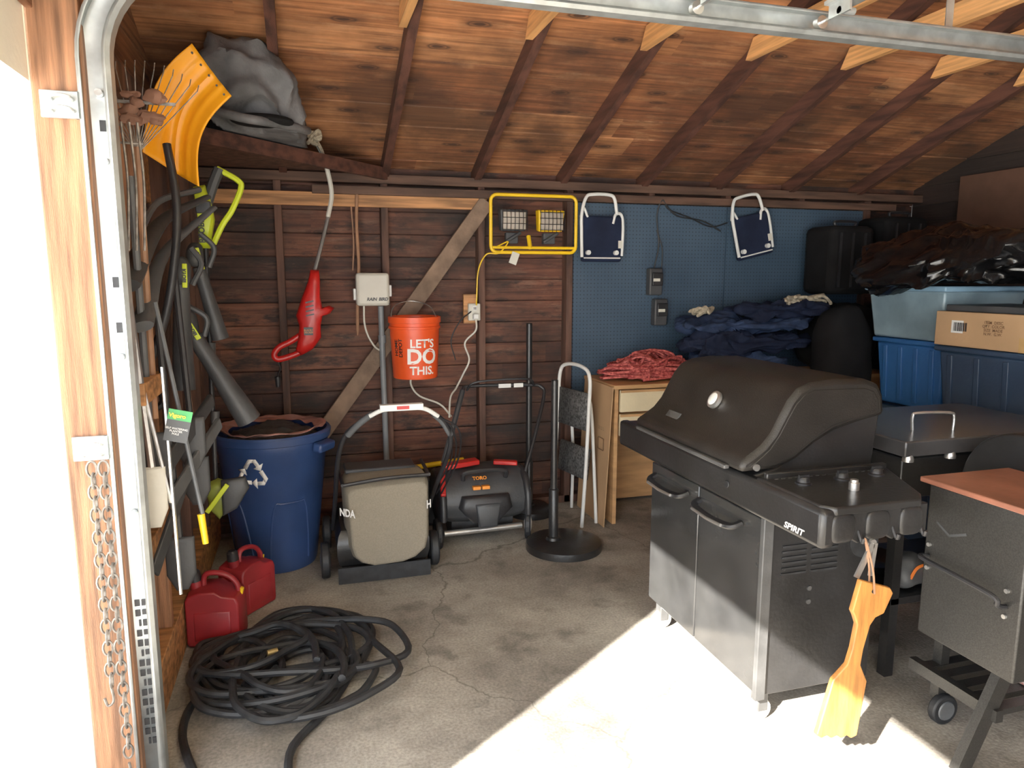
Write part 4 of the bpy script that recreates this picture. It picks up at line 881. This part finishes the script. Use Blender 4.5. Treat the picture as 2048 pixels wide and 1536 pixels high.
# ---------------- umbrella bases ----------------
def ubase(x,y,r,h,px,lab):
    T=thing('umbrella_base',lab,'umbrella base',(x,y,0),group='umbrella bases')
    part(G().lathe([(0,0),(r,0),(r,.012),(r-.004,.04),(r*.8,.055),(.06,.062),(0,.062)],(x,y,.0),56),'base_plate',BLKM,T)
    part(G().lathe([(.046,.06),(.040,.075),(.028,.08),(.028,.36),(.025,.365),(.020,.367),(.020,h),(.016,h+.005),(0,h+.005)],(px,y,0),24),'pole',BLKM,T)
ubase(2.06,3.76,.225,1.0,1.995,'black round umbrella base with short pole')
ubase(2.06,4.40,.15,1.28,2.045,'black umbrella base with taller pole near the wall')
# ---------------- step stool ----------------
T=thing('step_stool','white tubular folding step stool with black treads','step stool',(2.32,4.25,0))
part(G().tube(cr([(2.235,4.44,0),(2.24,4.42,.35),(2.25,4.40,.75),(2.255,4.38,.96),(2.275,4.31,1.02),(2.315,4.15,1.02),(2.34,4.08,.96),(2.33,4.06,.75),(2.31,4.05,.35),(2.29,4.05,0)],7),.012,10),'front_frame',WHT,T)
part(G().tube(cr([(2.37,4.44,0),(2.36,4.40,.40),(2.335,4.38,.75),(2.345,4.33,.80),(2.37,4.20,.80),(2.378,4.14,.75),(2.395,4.12,.40),(2.41,4.10,0)],7),.011,10),'rear_frame',WHT,T)
for z0,z1 in ((.62,.86),(.30,.50)):
    part(G().grid(lambda u,v:V((2.262+.068*u-.004+ (.02*v if z0<.5 else 0),4.40-.33*u,z0+(z1-z0)*v)),2,2),'tread',CHECK,T,solid=.018)
# ---------------- gas cans ----------------
def gascan(x,y,s,rot,lab):
    T=thing('fuel_can',lab,'fuel can',(x,y,0),group='red plastic fuel cans'); R=Matrix.Rotation(math.radians(rot),4,'Z')
    def W(p):
        q=R@V((p[0]*s*.86,p[1]*s,p[2]*s*1.35)); return q+V((x,y,0))
    poly=[(-.155,0),(.155,0),(.165,.015),(.165,.18),(.15,.205),(.06,.215),(.02,.235),(-.08,.235),(-.15,.22),(-.165,.20),(-.165,.015)]
    bd=part(G().pillow(poly,lambda a,b,h:W((a,h,max(b,.0))),-.10,.10,.035),'can_body',REDC,T,smooth=50,bevel=.006)
    part(G().pillow([(-.11,.03),(.11,.03),(.11,.15),(-.11,.15)],lambda a,b,h:W((a,h,b)),-.106,-.09,.06),'moulded_panel',REDC,bd,smooth=50)
    part(G().tube([W(p) for p in cr([(-.07,0,.22),(-.06,0,.275),(0,0,.285),(.08,0,.27),(.13,0,.235),(.14,0,.19)],6)],.018*s,10,flat=.8),'carry_handle',REDC,T)
    part(G().tube([W((-.11,0,.22)),W((-.12,0,.26))],.032*s,16),'spout_collar',REDC,T)
    part(G().tube([W((-.12,0,.255)),W((-.125,0,.29)),W((-.127,0,.30))],[.034*s,.032*s,.02*s],16),'cap',BLK,T)
    part(G().tube([W((.15,0,.19)),W((.16,0,.215))],.012*s,8),'vent_cap',YELF,T)
gascan(.225,3.18,.80,-8,'red plastic fuel can with black cap on the floor')
gascan(.33,3.47,.78,50,'second red fuel can beside the blue bin')
# ---------------- hose ----------------
def hp_(L):
    random.seed(L*5+3); big=random.random()
    if big>.45: return (.50+random.uniform(-.10,.12),2.80+random.uniform(-.15,.12),random.uniform(.24,.40),random.uniform(.24,.40),random.uniform(0,.03))
    return (.47+random.uniform(-.18,.20),2.78+random.uniform(-.20,.16),random.uniform(.12,.24),random.uniform(.14,.28),random.uniform(0,.05))
pts=[]
for i in range(15*14):
    L=i//14; a=2*math.pi*i/14+.35*math.sin(L*2.1); t=(i%14)/14; s=t*t*(3-2*t); A0=hp_(L); A1=hp_(L+1)
    CX,CY,RA,RB,ZZ=[A0[k]*(1-s)+A1[k]*s for k in range(5)]
    wob=1+.13*math.sin(2*a+L*1.7)+.06*math.sin(3*a+L*2.9)
    px=CX+RA*wob*math.cos(a); py=CY+RB*wob*math.sin(a)
    if px<.13: px=.13+(.13-px)*.3
    if px<.42: py=min(py,3.03+.02*(L%4))
    pts.append((px,py,.016+ZZ+L*.003+.010*math.sin(a*2+L)))
pts+=[(.78,2.75,.03),(.68,2.50,.018),(.55,2.3,.018),(.53,2.1,.018),(.45,1.98,.018),(.34,2.05,.018),(.25,2.25,.018),(.18,2.5,.018),(.22,2.7,.03),(.4,2.8,.05)]
pts=[(p[0],p[1],max(.017,p[2])) for p in pts]
item(G().tube(cr(pts,5),.0145,8),'garden_hose','thick black hose coiled loosely on the concrete','hose',RUB)
item(G().lathe([(.012,0),(.014,.02),(.012,.04)],(.45,2.8,.10),10,(1,.3,0)),'hose_fitting','brass fitting at the end of the coiled hose','fitting',M('brass',(.3,.2,.07),.4,.6))
# ---------------- camera, light ----------------
cam=bpy.data.cameras.new('camera'); cam.sensor_width=36; cam.lens=36*1420/2048; cam.clip_start=.02
co=bpy.data.objects.new('camera',cam); COL.objects.link(co); co.location=(.65,0,1.58)
T_=math.atan(.1507); yaw=math.radians(16.2)
d=V((math.sin(yaw)*math.cos(T_),math.cos(yaw)*math.cos(T_),-math.sin(T_))); co.rotation_euler=d.to_track_quat('-Z','Y').to_euler(); SC.camera=co
s=bpy.data.lights.new('sun','SUN'); s.energy=40; s.angle=math.radians(.6); s.color=(1,.94,.84)
so=bpy.data.objects.new('sun',s); COL.objects.link(so); so.rotation_euler=V((1,.70,-.77)).to_track_quat('-Z','Y').to_euler()
w=bpy.data.worlds.new('world'); SC.world=w; w.use_nodes=True; bgn=w.node_tree.nodes['Background']; bgn.inputs[0].default_value=(.90,.95,1,1); bgn.inputs[1].default_value=4.6
def portal(loc,rot,sx,sy):
    a=bpy.data.lights.new('sky_portal','AREA'); a.shape='RECTANGLE'; a.size=sx; a.size_y=sy; a.cycles.is_portal=True
    o=bpy.data.objects.new('sky_portal',a); COL.objects.link(o); o.location=loc; o.rotation_euler=V(rot).to_track_quat('-Z','Y').to_euler()
portal((-.12,-.4,1.05),(1,0,0),5.2,2.1)
portal((1.1,-3.2,1.1),(0,1,0),2.6,2.2)
SC.view_settings.view_transform='Standard'; SC.view_settings.exposure=.5; SC.view_settings.gamma=1.15
